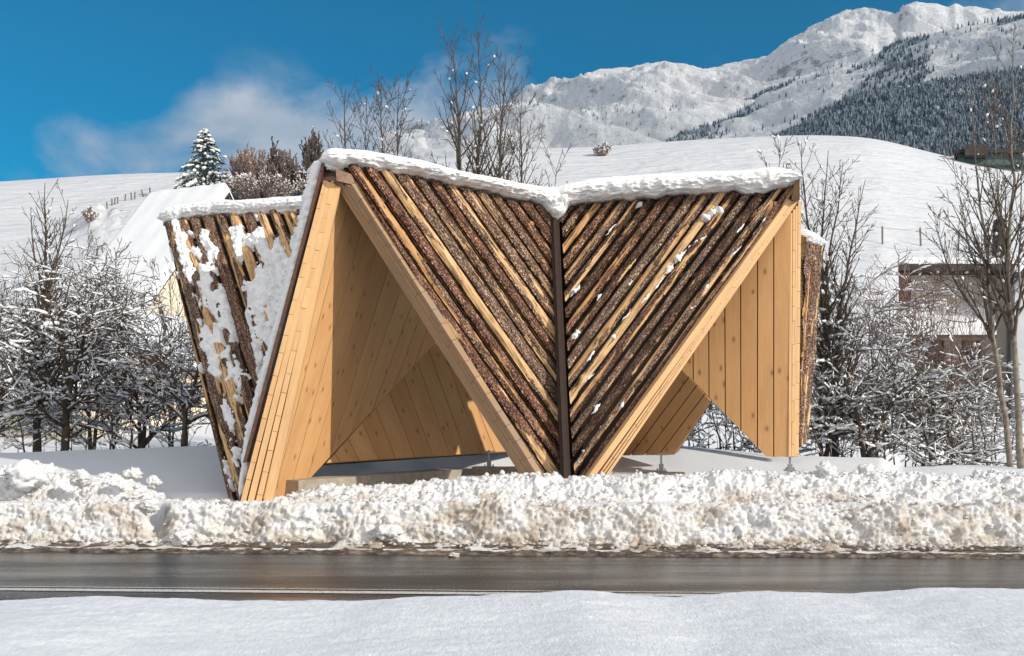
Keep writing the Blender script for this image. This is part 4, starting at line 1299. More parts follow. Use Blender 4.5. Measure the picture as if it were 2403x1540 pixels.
# snow rim running down the left rake
def tube_snow(name, pts, rad, label, seed, cat='snow', kind=None, sides=14, step=0.03, flat=1.0, parent=None, amp=0.35):
    pts = np.array(pts); seg = np.linalg.norm(np.diff(pts, axis=0), axis=1); s = np.concatenate([[0], np.cumsum(seg)])
    S_ = np.arange(0, s[-1] + step, step)
    c = np.stack([np.interp(S_, s, pts[:, k]) for k in range(3)], -1); r0 = np.interp(S_, s, rad)
    t = np.gradient(c, axis=0); t /= np.linalg.norm(t, axis=1)[:, None]
    a = np.cross(t, V3(0, 1, 0)); a /= np.linalg.norm(a, axis=1)[:, None]; b = np.cross(t, a)
    th = np.linspace(0, 2 * math.pi, sides, endpoint=False)
    V = c[:, None] + (np.cos(th)[None, :, None] * a[:, None] * flat + np.sin(th)[None, :, None] * b[:, None]) * (r0 * sstep(np.minimum(S_, S_[-1] - S_) / 0.12) + 1e-3)[:, None, None]
    n_ = fbm(V[..., 0] * 12 + seed, V[..., 1] * 12, V[..., 2] * 12, seed, 4, billow=True)
    V = V + (V - c[:, None]) * (n_ * amp * 1.6)[..., None]
    n = len(S_)
    i = np.arange(n - 1)[:, None] * sides; j = np.arange(sides)[None, :]
    f = np.stack([i + j, i + (j + 1) % sides, i + sides + (j + 1) % sides, i + sides + j], -1).reshape(-1, 4)
    V = V.reshape(-1, 3); return V, f


V, f = tube_snow('x', [P(752, 372, 15.25), P(738, 440, 15.2), P(722, 510, 15.1), P(688, 640, 14.9), P(640, 820, 14.55), P(606, 945, 14.35), P(580, 1050, 14.15), P(572, 1100, 14.1), P(562, 1170, 13.95)],
                 [0.10, 0.13, 0.13, 0.09, 0.08, 0.09, 0.07, 0.05, 0.04], '', 5)
tag(mesh_np('edge_snow', V, f, LUMPY), 'narrow rim of snow running down behind the left gable edge', 'snow')

# strips of snow lodged between the slabs of the right face
VV, FF, off = [], [], 0
r = np.random.default_rng(44)
_, plR, e1R, e2R, oR, polyR = faceVR
for (u0, v0, u1, v1, rad) in [(1490, 495, 1510, 478, .06), (1381, 545, 1397, 527, .05), (1640, 525, 1700, 488, .085), (1655, 515, 1685, 500, .07), (1340, 700, 1362, 672, .045), (1337, 805, 1366, 772, .06), (1400, 715, 1417, 690, .05),
                              (1432, 800, 1448, 790, .075), (1560, 650, 1583, 622, .045), (1583, 622, 1612, 590, .055), (1612, 590, 1660, 555, .03), (1388, 975, 1412, 945, .05), (1350, 1100, 1362, 1080, .05),
                              (1366, 1072, 1378, 1055, .04), (1420, 905, 1440, 880, .03), (1500, 720, 1530, 690, .025), (1375, 855, 1400, 820, .03), (1530, 690, 1560, 652, .025), (1460, 690, 1490, 655, .022),
                              (1700, 620, 1740, 580, .022), (1640, 700, 1668, 668, .03), (1606, 745, 1630, 712, .022), (1458, 760, 1480, 730, .02), (1765, 560, 1800, 510, .02), (1720, 560, 1745, 530, .028),
                              (1520, 560, 1560, 515, .025), (1420, 560, 1450, 528, .02), (1440, 980, 1470, 940, .02), (1370, 905, 1395, 880, .025), (1400, 1020, 1425, 990, .022), (1340, 690, 1350, 680, .05)]:
    a, b = plR.at(u0, v0), plR.at(u1, v1)
    n_ = max(3, int(np.linalg.norm(b - a) / 0.05))
    pts = [a + (b - a) * t + plR.n * (0.05 + 0.01 * r.random()) + r.normal(0, .008, 3) for t in np.linspace(0, 1, n_)]
    rd = [rad * r.uniform(0.5, 1.15) for _ in pts]
    V, f = tube_snow('x', pts, rd, '', int(r.integers(1, 99)), sides=10, step=0.012, amp=0.75)
    VV.append(V); FF.append(f + off); off += len(V)
tag(mesh_np('lodged_snow', np.vstack(VV), np.vstack(FF), LUMPY), 'small tufts of snow lodged between the slabs of the right face', 'snow', kind='stuff')

# ------------------------------------------------------------------ bare trees
class Skel:
    def __init__(s): s.pl = []
    def add(s, pts, rad, lvl): s.pl.append((np.array(pts), np.array(rad), lvl))


def branch(r, sk, p, d, L, rad, lvl, prm, maxl):
    n = 7 if lvl < 2 else (5 if lvl < maxl else 4)
    step = L / (n - 1)
    pts, rads = [p], [rad]
    dirs = [d]
    tr = prm['trop'][min(lvl, len(prm['trop']) - 1)]; wn_ = prm['wob'][min(lvl, len(prm['wob']) - 1)]
    for i in range(1, n):
        d = unit(d + V3(0, 0, 1) * tr * step * 1.0 + r.normal(0, wn_, 3))
        p = p + d * step
        pts.append(p); dirs.append(d); rads.append(max(rad * (1 - 0.80 * i / (n - 1)), prm['rmin']))
    sk.add(pts, rads, lvl)
    if lvl < maxl: spawn(r, sk, pts, dirs, rads, L, lvl, prm, maxl)


def spawn(r, sk, pts, dirs, rads, L, lvl, prm, maxl, start=None):
    dens_ = prm['dens'][min(lvl, len(prm['dens']) - 1)]
    nb = max(1, int(L * dens_ * r.uniform(0.8, 1.2)))
    st = prm['start'][min(lvl, len(prm['start']) - 1)] if start is None else start
    fs = np.sort(r.uniform(st, 0.97, nb))
    ph = r.uniform(0, 6.28)
    n = len(pts)
    for k, f_ in enumerate(fs):
        i = min(int(f_ * (n - 1)), n - 2); ft = f_ * (n - 1) - i
        p = pts[i] + (pts[i + 1] - pts[i]) * ft; d = dirs[i]; rd = rads[i] + (rads[i + 1] - rads[i]) * ft
        ph += 2.4 + r.normal(0, .4)
        a = np.cross(d, V3(0.3, 0.2, 1) if abs(d[2]) < 0.9 else V3(1, 0.2, 0)); a = unit(a); b = np.cross(d, a)
        sd = a * math.cos(ph) + b * math.sin(ph)
        ang = math.radians(prm['ang'][min(lvl, len(prm['ang']) - 1)] * r.uniform(0.8, 1.2))
        nd = unit(d * math.cos(ang) + sd * math.sin(ang))
        rem = (1 - f_ * prm.get('taper', 0.75))
        Lc = L * prm['len'][min(lvl, len(prm['len']) - 1)] * rem * r.uniform(0.7, 1.2)
        rc = max(min(rd * 0.66, Lc * 0.02 + 0.003), prm['rmin'])
        branch(r, sk, p, nd, Lc, rc, lvl + 1, prm, maxl)


def tubes(pls):
    """batch tube meshes"""
    groups = {}
    for pts, rad, lvl in pls:
        sd = 8 if rad[0] > 0.05 else (5 if rad[0] > 0.02 else 3)
        groups.setdefault((len(pts), sd), []).append((pts, rad))
    Vs, Fs, off = [], [], 0
    for (n, sd), L in groups.items():
        C = np.stack([x[0] for x in L]); R = np.stack([x[1] for x in L]); m = len(L)
        T = np.gradient(C, axis=1); T /= np.linalg.norm(T, axis=2)[..., None] + 1e-9
        mt = C[:, -1] - C[:, 0]
        ref = np.where((np.abs(mt[:, 2]) > np.abs(mt[:, 0]))[:, None], V3(1, 0.1, 0.05)[None], V3(0.05, 0.1, 1)[None])
        A = np.cross(T, ref[:, None, :]); A /= np.linalg.norm(A, axis=2)[..., None] + 1e-9; B = np.cross(T, A)
        th = np.arange(sd) * 2 * math.pi / sd
        V = C[:, :, None] + (A[:, :, None] * np.cos(th)[None, None, :, None] + B[:, :, None] * np.sin(th)[None, None, :, None]) * R[:, :, None, None]
        Vs.append(V.reshape(-1, 3))
        base = off + np.arange(m)[:, None, None] * n * sd + np.arange(n - 1)[None, :, None] * sd
        j = np.arange(sd)[None, None, :]; j2 = (j + 1) % sd
        Fs.append(np.stack([base + j, base + j2, base + sd + j2, base + sd + j], -1).reshape(-1, 4))
        off += m * n * sd
    return np.vstack(Vs), np.vstack(Fs)


def snow_on(r, pls, amount, size, lvls=(1, 2, 3), clump=False):
    """snow lying along the tops of branches as broken ridges"""
    out = []
    for pts, rad, lvl in pls:
        if lvl not in lvls: continue
        n = len(pts); i = 0
        while i < n - 1:
            run = int(r.integers(1, 4)); j = min(i + run, n - 1)
            d = pts[j] - pts[i]; L = np.linalg.norm(d)
            fl = 1 - abs(d[2]) / (L + 1e-9)
            if L < 0.05 or r.random() > amount * (0.10 + 2.2 * fl) * (1.0 if lvl < 3 else 0.42): i = j; continue
            m = 5 if L < 0.35 else (9 if L < 0.8 else 13)
            q = np.linspace(i + r.uniform(0, .3), j - r.uniform(0, .2), m)
            c = np.stack([np.interp(q, range(n), pts[:, k]) for k in range(3)], -1); rb = np.interp(q, range(n), rad)
            rs = size * r.uniform(0.6, 1.35) * (0.65 + min(rad[i] / 0.03, 1.1)) * (0.45 + 0.75 * fl)
            pr_ = np.clip(r.uniform(0.55, 1.35, m), 0, 2); pr_[0] = pr_[-1] = 0.2
            if clump:
                m = 5; t_ = r.random(); cc = pts[i] + d * t_; e_ = d / L; c = cc + e_ * np.linspace(-1, 1, 5)[:, None] * size * r.uniform(1.2, 2.2); rb = np.full(5, rad[i]); rs = size * r.uniform(0.7, 1.4)
                pr_ = np.array([.3, .9, 1.1, .8, .3])
            out.append((c + V3(0, 0, 1) * (rb[:, None] * 0.7 + rs * 0.45) + r.normal(0, rs * 0.15, (m, 3)), rs * pr_, 9))
            i = j
    return out


ASH = dict(trop=[0.05, 0.50, 0.7, 0.6], wob=[0.035, 0.05, 0.055, 0.07], dens=[5.0, 5.0, 4.5], start=[0.15, 0.15, 0.15], ang=[36, 38, 38], len=[0.27, 0.38, 0.42], rmin=0.0065, taper=0.72)
BUSHY = dict(trop=[0.10, 0.06, -0.02, 0.10], wob=[0.14, 0.16, 0.18, 0.18], dens=[4.0, 5.0, 5.2], start=[0.10, 0.10, 0.1], ang=[60, 52, 50], len=[0.70, 0.52, 0.50], rmin=0.0068, taper=0.5)
WHIP = dict(trop=[0.25, 0.5, 0.5], wob=[0.05, 0.06, 0.07], dens=[4.0, 5.0, 5], start=[0.2, 0.15, .1], ang=[26, 28, 30], len=[0.55, 0.42, .4], rmin=0.005, taper=0.6)


def stemtree(name, label, stems, prm, seed, maxl=3, mat=TWIG, snow=0.15, ssize=0.03, group=None, cat='tree', r0=0.09, start=0.15, trunkmat=None, lvls=(1, 2, 3)):
    """stems: list of 3D polylines for the main stems"""
    r = np.random.default_rng(seed); sk = Skel()
    base = np.array(stems[0][0])
    allst = []
    for st in stems:
        st = np.array(st); seg = np.linalg.norm(np.diff(st, axis=0), axis=1); s = np.concatenate([[0], np.cumsum(seg)])
        n = max(7, int(s[-1] / 0.5)); S_ = np.linspace(0, s[-1], n)
        c = np.stack([np.interp(S_, s, st[:, k]) for k in range(3)], -1)
        c[1:] += r.normal(0, 0.012 * 1.5, (n - 1, 3))
        rr0 = r0 * (s[-1] / 8.0) ** 0.8 * (0.6 if np.linalg.norm(st[0] - base) > 0.5 else 1.0)
        rad = np.maximum(rr0 * (1 - 0.93 * S_ / s[-1]), prm['rmin'])
        sk.add(c, rad, 0); allst.append((c, rad, 0))
        dirs = list(np.gradient(c, axis=0)); dirs = [unit(x) for x in dirs]
        spawn(r, sk, list(c), dirs, list(rad), s[-1], 0, prm, maxl, start)
    root = empty(name, base)
    tag(root, label, cat, group)
    tr = [(p - base, q, l) for p, q, l in sk.pl]
    V, f = tubes([x for x in tr if x[2] == 0]); mesh_np('trunk', V, f, trunkmat or mat, root)
    V, f = tubes([x for x in tr if x[2] > 0]); mesh_np('crown', V, f, mat, root)
    if snow > 0:
        sn = snow_on(r, tr, snow, ssize, lvls, prm['trop'][1] > 0.3)
        if sn: V, f = tubes(sn); mesh_np('snow_load', V, f, SNOW, root)['kind'] = 'stuff'
    return root


def gz(u, d): return float(field_z(np.array([float(u)]), np.array([float(d)]))[0])


def stem(path, d, r=None, dd=0.0):
    """path of picture points at depth d (first one is dropped to the ground)"""
    pts = [P(u, v, d + dd * i) for i, (u, v) in enumerate(path)]
    pts[0][2] = gz(path[0][0], d) - 0.1
    return pts


g_roof = 'bare young trees behind the pavilion roof'
for i, (d, path, lb, r0) in enumerate([
    (25, [(1105, 1080), (1090, 600), (1075, 300), (1062, 85)], 'tallest bare tree above the roof, with the highest thin tip', 0.085),
    (26, [(1120, 1080), (1112, 600), (1128, 250), (1122, 92)], 'bare tree just right of the tallest one above the roof', 0.08),
    (24.5, [(1165, 1080), (1172, 520), (1178, 300), (1190, 118)], 'bare tree above the roof rising right of the tall pair', 0.08),
    (26.5, [(1235, 1080), (1225, 500), (1222, 320), (1226, 180)], 'slender bare tree beside the left end of the mountain range', 0.06),
    (25, [(812, 1080), (812, 500), (810, 330), (809, 205)], 'lone thin tree above the roof just right of the gable peak', 0.065),
    (26, [(868, 1080), (862, 500), (858, 340), (862, 230)], 'left stem of the bare clump over the sloping roof snow', 0.06),
    (25, [(905, 1080), (898, 500), (897, 330), (893, 190)], 'middle tree of the bare clump over the sloping roof snow', 0.065),
    (26.5, [(945, 1080), (935, 500), (930, 330), (937, 195)], 'right tree of the bare clump over the sloping roof snow', 0.06),
    (24, [(1300, 1080), (1290, 560), (1300, 420), (1320, 350)], 'low bare tree whose twigs show above the roof valley', 0.05),
]):
    stemtree('ash_tree', lb, [stem(path, d)], ASH, 100 + i, 3, TWIG, 0.03, 0.027, g_roof, r0=r0, start=0.25)

# trees left of the pavilion
g_left = 'snowy bare trees left of the pavilion'
stemtree('ash_tree', 'tall upright bare tree at far left with its branches spread against the hill', [stem([(85, 1060), (90, 900), (105, 700), (75, 560), (70, 490)], 23), stem([(85, 1060), (88, 890), (112, 690), (150, 540), (160, 470)], 23),
         stem([(85, 1060), (95, 800), (108, 650), (104, 430)], 23)], ASH, 201, 3, TWIG, 0.12, 0.035, g_left, r0=0.11)
stemtree('fruit_tree', 'gnarled snow-laden tree with thick dark trunk right of the tall left tree', [stem([(150, 1060), (158, 900), (140, 740), (170, 640)], 22), stem([(150, 1060), (165, 900), (200, 780), (230, 700)], 22),
         stem([(150, 1060), (150, 980), (210, 890), (290, 850)], 22)], BUSHY, 202, 3, TWIGD, 0.50, 0.028, g_left, r0=0.16)
stemtree('fruit_tree', 'gnarled snow-laden tree at the left edge of the picture', [stem([(-20, 1060), (0, 950), (40, 820), (60, 740)], 22.5), stem([(-20, 1060), (-30, 900), (0, 780), (10, 680)], 22.5)], BUSHY, 203, 3, TWIGD, 0.50, 0.028, g_left, r0=0.14)
stemtree('fruit_tree', 'crooked snow-laden tree close to the pavilion wing with a short thick trunk', [stem([(430, 1052), (432, 970), (415, 900), (370, 820)], 21.6), stem([(430, 1052), (436, 960), (470, 860), (450, 770)], 21.6)], BUSHY, 204, 3, TWIGD, 0.50, 0.028, g_left, r0=0.17)
stemtree('fruit_tree', 'broad snowy tree in the middle of the left thicket', [stem([(330, 1055), (325, 960), (300, 850), (280, 780)], 23.5), stem([(330, 1055), (340, 950), (370, 860), (380, 760)], 23.5)], BUSHY, 205, 3, TWIGD, 0.50, 0.028, g_left, r0=0.13)
stemtree('ash_tree', 'thin upright sapling in front of the big snowy roof, left of a twin', [stem([(262, 1055), (270, 900), (276, 740), (272, 590)], 25), stem([(262, 1055), (285, 880), (295, 760), (297, 640)], 25)], ASH, 206, 3, TWIG, 0.12, 0.03, g_left, r0=0.05)
stemtree('ash_tree', 'twiggy sapling against the cream gable beside the wing', [stem([(400, 1055), (398, 900), (402, 760), (396, 650)], 26), stem([(400, 1055), (420, 850), (430, 740), (440, 690)], 26)], WHIP, 207, 3, TWIG, 0.2, 0.03, g_left, r0=0.05)
stemtree('fruit_tree', 'fine-twigged snowy tree between the tall left tree and the chalet roof', [stem([(215, 1058), (205, 900), (190, 760), (205, 650)], 26), stem([(215, 1058), (232, 880), (246, 770), (240, 690)], 26)], BUSHY, 208, 3, TWIG, 0.50, 0.028, g_left, r0=0.09)
stemtree('snowy_bush', 'low tangled bush under the left thicket beside the shaded snow', [stem([(60 + k * 35, 1062), (50 + k * 40, 1000), (30 + k * 45, 930)], 21.6 + 0.2 * k) for k in range(5)], BUSHY, 209, 2, TWIGD, 0.60, 0.028, g_left, 'bush', r0=0.10, start=0.05)
stemtree('snowy_bush', 'low tangled bush between the thicket trunks and the pavilion wing', [stem([(260 + k * 45, 1055), (262 + k * 45, 1000), (255 + k * 50, 920)], 21.6 + 0.2 * k) for k in range(5)], BUSHY, 210, 2, TWIGD, 0.60, 0.028, g_left, 'bush', r0=0.10, start=0.05)

# trees right of the pavilion
g_right = 'snowy bare trees right of the pavilion'
stemtree('ash_tree', 'bare tree rising right behind the pavilion corner over the hill', [stem([(1960, 1080), (1945, 800), (1905, 600), (1888, 440), (1880, 335)], 23), stem([(1960, 1080), (1950, 780), (1925, 600), (1935, 430), (1945, 350)], 23), stem([(1960, 1080), (1958, 850), (1985, 650), (2010, 520), (2030, 420)], 23), stem([(1960, 1080), (1952, 820), (1930, 680), (1965, 500), (1975, 380)], 23)], ASH, 301, 3, TWIG, 0.12, 0.036, g_right, r0=0.085, start=0.2)
stemtree('ash_tree', 'low bare tree whose top twigs show above the right roof end', [stem([(1830, 1080), (1825, 700), (1822, 450), (1830, 330)], 24.5)], ASH, 302, 3, TWIG, 0.1, 0.034, g_right, r0=0.06, start=0.3)
BIG = dict(ASH); BIG['dens'] = [3.4, 4.4, 4.6]; BIG['len'] = [0.36, 0.42, .42]; BIG['trop'] = [0.05, 0.35, 0.6, 0.6]
stemtree('ash_tree', 'left of the two tall grey-trunked trees at the right edge', [stem([(2371, 1092), (2366, 1040), (2333, 814), (2317, 671), (2311, 592), (2296, 440), (2285, 300), (2275, 175)], 20.5),
         [P(2330, 800, 20.5), P(2270, 700, 20.6), P(2215, 590, 20.7), P(2185, 480, 20.8)], [P(2318, 680, 20.5), P(2270, 560, 20.3), P(2240, 420, 20.2), P(2225, 300, 20.1)]], BIG, 303, 3, TWIG, 0.10, 0.026, g_right, r0=0.062, start=0.3, trunkmat=TRUNKG)
stemtree('ash_tree', 'right of the two tall grey-trunked trees at the right edge', [stem([(2396, 1092), (2393, 1050), (2379, 814), (2369, 671), (2363, 612), (2376, 450), (2372, 300), (2378, 110)], 20.0),
         [P(2379, 820, 20.0), P(2392, 650, 20.0), P(2400, 400, 20.0), P(2412, 200, 20.0)], [P(2369, 680, 20.0), P(2345, 480, 20.1), P(2330, 330, 20.1), P(2318, 190, 20.1)]], BIG, 304, 3, TWIG, 0.08, 0.026, g_right, r0=0.068, start=0.3, trunkmat=TRUNKG)
stemtree('fruit_tree', 'leaning snow-laden tree with a dark slanting trunk beside the pavilion corner', [stem([(2030, 1085), (2070, 980), (2130, 900), (2190, 830)], 21.8), stem([(2030, 1085), (2010, 960), (1960, 870), (1930, 800)], 21.8)], BUSHY, 305, 3, TWIGD, 0.50, 0.028, g_right, r0=0.15)
stemtree('fruit_tree', 'snow-laden thicket tree directly behind the pavilion corner', [stem([(1930, 1082), (1920, 960), (1930, 850), (1960, 760)], 22.5), stem([(1930, 1082), (1960, 960), (2010, 850), (2030, 760)], 22.5)], BUSHY, 306, 3, TWIGD, 0.50, 0.028, g_right, r0=0.13)
stemtree('fruit_tree', 'spreading snowy tree in front of the beige house', [stem([(2160, 1090), (2190, 980), (2180, 880), (2150, 800)], 22.5), stem([(2160, 1090), (2220, 980), (2280, 900), (2320, 850)], 22.5)], BUSHY, 307, 3, TWIGD, 0.50, 0.028, g_right, r0=0.12)
stemtree('fruit_tree', 'fine pale twiggy tree left of the beige house', [stem([(2060, 1085), (2050, 900), (2040, 780), (2060, 690)], 25), stem([(2060, 1085), (2000, 860), (1985, 750), (1970, 660)], 25)], BUSHY, 308, 3, TWIGP, 0.50, 0.028, g_right, r0=0.08)
rs_ = np.random.default_rng(5)
stemtree('willow_bush', 'reddish upright whippy bush in front of the beige house wall', [stem([(2250 + k * 4, 1085), (2240 + (k - 7) * 9, 900), (2235 + (k - 7) * 15, 640 + abs(k - 7) * 12)], 24 + 0.05 * k) for k in range(0, 15, 3)], WHIP, 309, 2, TWIGR, 0.10, 0.03, g_right, 'bush', r0=0.035, start=0.15, lvls=(1, 2))
for k, (u, d, lb) in enumerate([(1975, 21.5, 'low tangled snowy bush just right of the pavilion'), (2100, 21.3, 'low tangled snowy bush below the slanting trunk'), (2230, 21.6, 'low tangled snowy bush below the beige house'),
                                (2340, 22.0, 'low tangled snowy bush between the two grey trunks'), (1640, 25.0, 'dark snowy bush seen through the triangular hole of the pavilion'), (1750, 24.5, 'dark snowy bush behind the notch of the vertical boards')]):
    rr2 = np.random.default_rng(70 + k)
    stemtree('snowy_bush', lb, [stem([(u + (j - 2) * 22, 1085), (u + (j - 2) * 32 + rr2.uniform(-10, 10), 1010), (u + (j - 2) * 45, 930 + rr2.uniform(-20, 20))], d + 0.25 * j) for j in range(5)], BUSHY, 320 + k, 2, TWIGD, 0.60, 0.028,
             g_right if k < 4 else 'bushes behind the pavilion', 'bush', r0=0.11, start=0.05)

# ------------------------------------------------------------------ far trees on the hill
def hill_point(u, v):
    """the point of the hill seen at picture position u, v"""
    d = np.linspace(44, 170, 500); z = hill_z(np.full_like(d, float(u)), d)
    vv = CV - (z - EYE) / d * F
    i = int(np.argmin(np.abs(vv - v)))
    return V3((u - CU) / F * d[i], d[i], z[i])


def hill_bush(label, u, v, wpx, hpx, mat, seed, n=16, snow=0.3, name='bare_bush', cat='bush', group=None, prm=None, ssize=0.0022, maxl=2):
    ssize = ssize * 0.36; n = int(n * 1.4)
    p = hill_point(u, v); d = p[1]; k = d / F
    r = np.random.default_rng(seed); H = hpx * k; W = wpx * k
    pr = dict(prm or WHIP); pr['rmin'] = 0.00042 * d; pr['dens'] = [4.5 / H * 4.0, 4.0 / H * 6, 4.0 / H * 6]
    st = []
    for i in range(n):
        a = r.uniform(0, 6.28); q = r.random() ** 0.6; hh_ = H * (1 - 0.45 * q) * r.uniform(0.75, 1.0)
        st.append([p + V3(math.cos(a), math.sin(a), 0) * q * W * 0.12 - V3(0, 0, 0.3), p + V3(math.cos(a) * q * W * 0.34, math.sin(a) * q * W * 0.34, hh_ * 0.5), p + V3(math.cos(a) * q * W * 0.5, math.sin(a) * q * W * 0.5, hh_)])
    return stemtree(name, label, st, pr, seed, maxl, mat, snow, ssize * d, group, cat, r0=0.0007 * d * (8 / H) ** 0.8 * 1.0, start=0.1)


hill_bush('round frosted bush standing alone on the right-hand hill', 1412, 366, 46, 34, TWIGP, 401, 12, 0.35, ssize=0.0016)
hill_bush('small pinkish bush on the left-hand hill beside the fence', 212, 518, 38, 30, TWIGP, 402, 12, 0.3, ssize=0.0016)
TWIGH = plain('grey_brown_twigs', (0.09, 0.068, 0.058), (0.19, 0.15, 0.13), 5)
gq = 'leafless trees beside the conifer on the hill crest'
hill_bush('reddish-brown frosted tree right beside the conifer', 590, 462, 120, 128, TWIGP, 403, 20, 0.40, 'bare_tree', 'tree', gq, ssize=0.0011)
hill_bush('brown twiggy frosted tree next to the roof peak', 660, 462, 95, 118, TWIGH, 404, 18, 0.36, 'bare_tree', 'tree', gq, ssize=0.0011)
hill_bush('tall thin tree standing up out of the brown hill thicket', 636, 460, 50, 155, TWIG, 405, 5, 0.08, 'bare_tree', 'tree', gq, ssize=0.0011)
hill_bush('pale snowy bushes at the foot of the hill thicket', 620, 470, 190, 60, TWIGP, 406, 22, 0.55, 'bare_bush', 'bush', gq, ssize=0.0015)
hill_bush('slim frosted tree left of the roof peak', 733, 455, 60, 170, TWIG, 407, 5, 0.12, 'bare_tree', 'tree', gq, ssize=0.0012)
hill_bush('snowy bush right under the slim tree beside the roof peak', 712, 462, 70, 70, TWIG, 408, 14, 0.5, 'bare_bush', 'bush', gq, ssize=0.0016)

# conifer
def conifer(label, u, v, hpx, wpx, seed):
    p = hill_point(u, v); k = p[1] / F; H, W = hpx * k, wpx * k
    r = np.random.default_rng(seed); root = empty('fir_tree', p); tag(root, label, 'tree')
    V, f = tubes([(np.array([[0, 0, -0.5], [0, 0, H * .5], [0.05, 0, H * 0.97]]), np.array([0.22, 0.13, 0.02]), 0)]); mesh_np('trunk', V, f, TWIGD, root)
    NV, NF, off = [], [], 0
    sn = []
    nb = 260
    for i in range(nb):
        t = (i + r.random()) / nb; z = H * (0.04 + 0.93 * t); a = r.uniform(0, 6.28)
        L = W / 2 * (1 - t) ** 0.85 * r.uniform(0.7, 1.12) + 0.25
        dx, dy = math.cos(a), math.sin(a)
        droop = 0.28 + 0.15 * (1 - t)
        m = 34
        s = r.random(m) ** 0.7
        sx = r.normal(0, 1, m) * 0.16 * L * (1.15 - s)
        bx = dx * L * s - dy * sx; by = dy * L * s + dx * sx; bz = z + 0.15 * L * s - droop * L * s ** 2 - r.random(m) * 0.2 * L * 0.6
        c = np.stack([bx, by, bz], -1)
        dirn = np.stack([dx + r.normal(0, .5, m), dy + r.normal(0, .5, m), r.normal(-0.55, .35, m)], -1); dirn /= np.linalg.norm(dirn, axis=1)[:, None]
        sd = np.cross(dirn, r.normal(0, 1, (m, 3))); sd /= np.linalg.norm(sd, axis=1)[:, None]
        ln = r.uniform(0.22, 0.5, m)[:, None] * (0.5 + 0.4 * L / (W / 2)); wd = ln * 0.22
        q = np.stack([c - sd * wd, c + sd * wd, c + dirn * ln + sd * wd * .3, c + dirn * ln - sd * wd * .3], 1)
        NV.append(q.reshape(-1, 3)); NF.append(off + np.arange(m)[:, None] * 4 + np.arange(4)[None]); off += 4 * m
        for jj in range(r.integers(1, 4)):
            if r.random() < 0.78:
                ss = r.uniform(0.35, 0.98); cc = V3(dx * L * ss, dy * L * ss, z + 0.15 * L * ss - droop * L * ss ** 2 + 0.06) + r.normal(0, 0.10, 3) * V3(1, 1, .3)
                w_ = r.uniform(0.14, 0.36) * (0.6 + 0.6 * (1 - t))
                ee = V3(dx, dy, -0.35); tt = np.linspace(-1, 1, 5)[:, None]
                sn.append((cc + ee * tt * w_ * 1.3 + r.normal(0, .03, (5, 3)), w_ * np.array([.25, .8, 1, .8, .25]) * 0.75, 9))
    mesh_np('crown', np.vstack(NV), np.vstack(NF), NEEDLE, root, False)
    V, f = tubes(sn); mesh_np('snow_load', V, f, SNOW, root)['kind'] = 'stuff'


conifer('snow-laden conifer standing on the hill behind the left wing', 482, 472, 172, 178, 9)
tp = hill_point(470, 490)

# ------------------------------------------------------------------ fences on the hill
def fence(label, pts, hgt, seed, wire=True, lean=0.12):
    r = np.random.default_rng(seed); ps = [hill_point(u, v) for u, v in pts]
    root = empty('wire_fence', ps[0]); tag(root, label, 'fence')
    tops = []
    for p in ps:
        mb = MB(); w_ = 0.05 if p[1] < 100 else 0.07
        tp_ = V3(r.normal(0, lean) * hgt, r.normal(0, lean) * hgt, hgt * r.uniform(.85, 1.1)); q = p - ps[0]
        mb.beam(q - V3(0, 0, .4), q + tp_, V3(w_, 0, 0), V3(0, w_, 0)); mb.build('post', POSTM, root); tops.append(q + tp_ * .9)
    if wire:
        V, f = tubes([(np.array([a, (a + b) / 2 - V3(0, 0, .06), b]), np.full(3, 0.012), 0) for a, b in zip(tops[:-1], tops[1:])]); mesh_np('wire', V, f, POSTM, root)


fence('row of leaning fence posts along the drift on the upper left hill', [(238, 494), (252, 490), (263, 483), (269, 481), (277, 478), (293, 472), (309, 470), (316, 468), (338, 462), (352, 458)], 1.0, 1)
fence('short broken fence low on the left hill beside the chalet roof', [(228, 604), (246, 601), (262, 597), (290, 594), (293, 590), (315, 572)], 1.0, 2, lean=0.2)
fence('thin fence crossing the right hill behind the pavilion corner', [(2006, 560), (2070, 573), (2160, 578), (2247, 586), (2330, 592)], 1.9, 3, lean=0.02)

# ------------------------------------------------------------------ buildings
def slab_poly(mb, pts, off): mb.prism(np.array(pts), off)


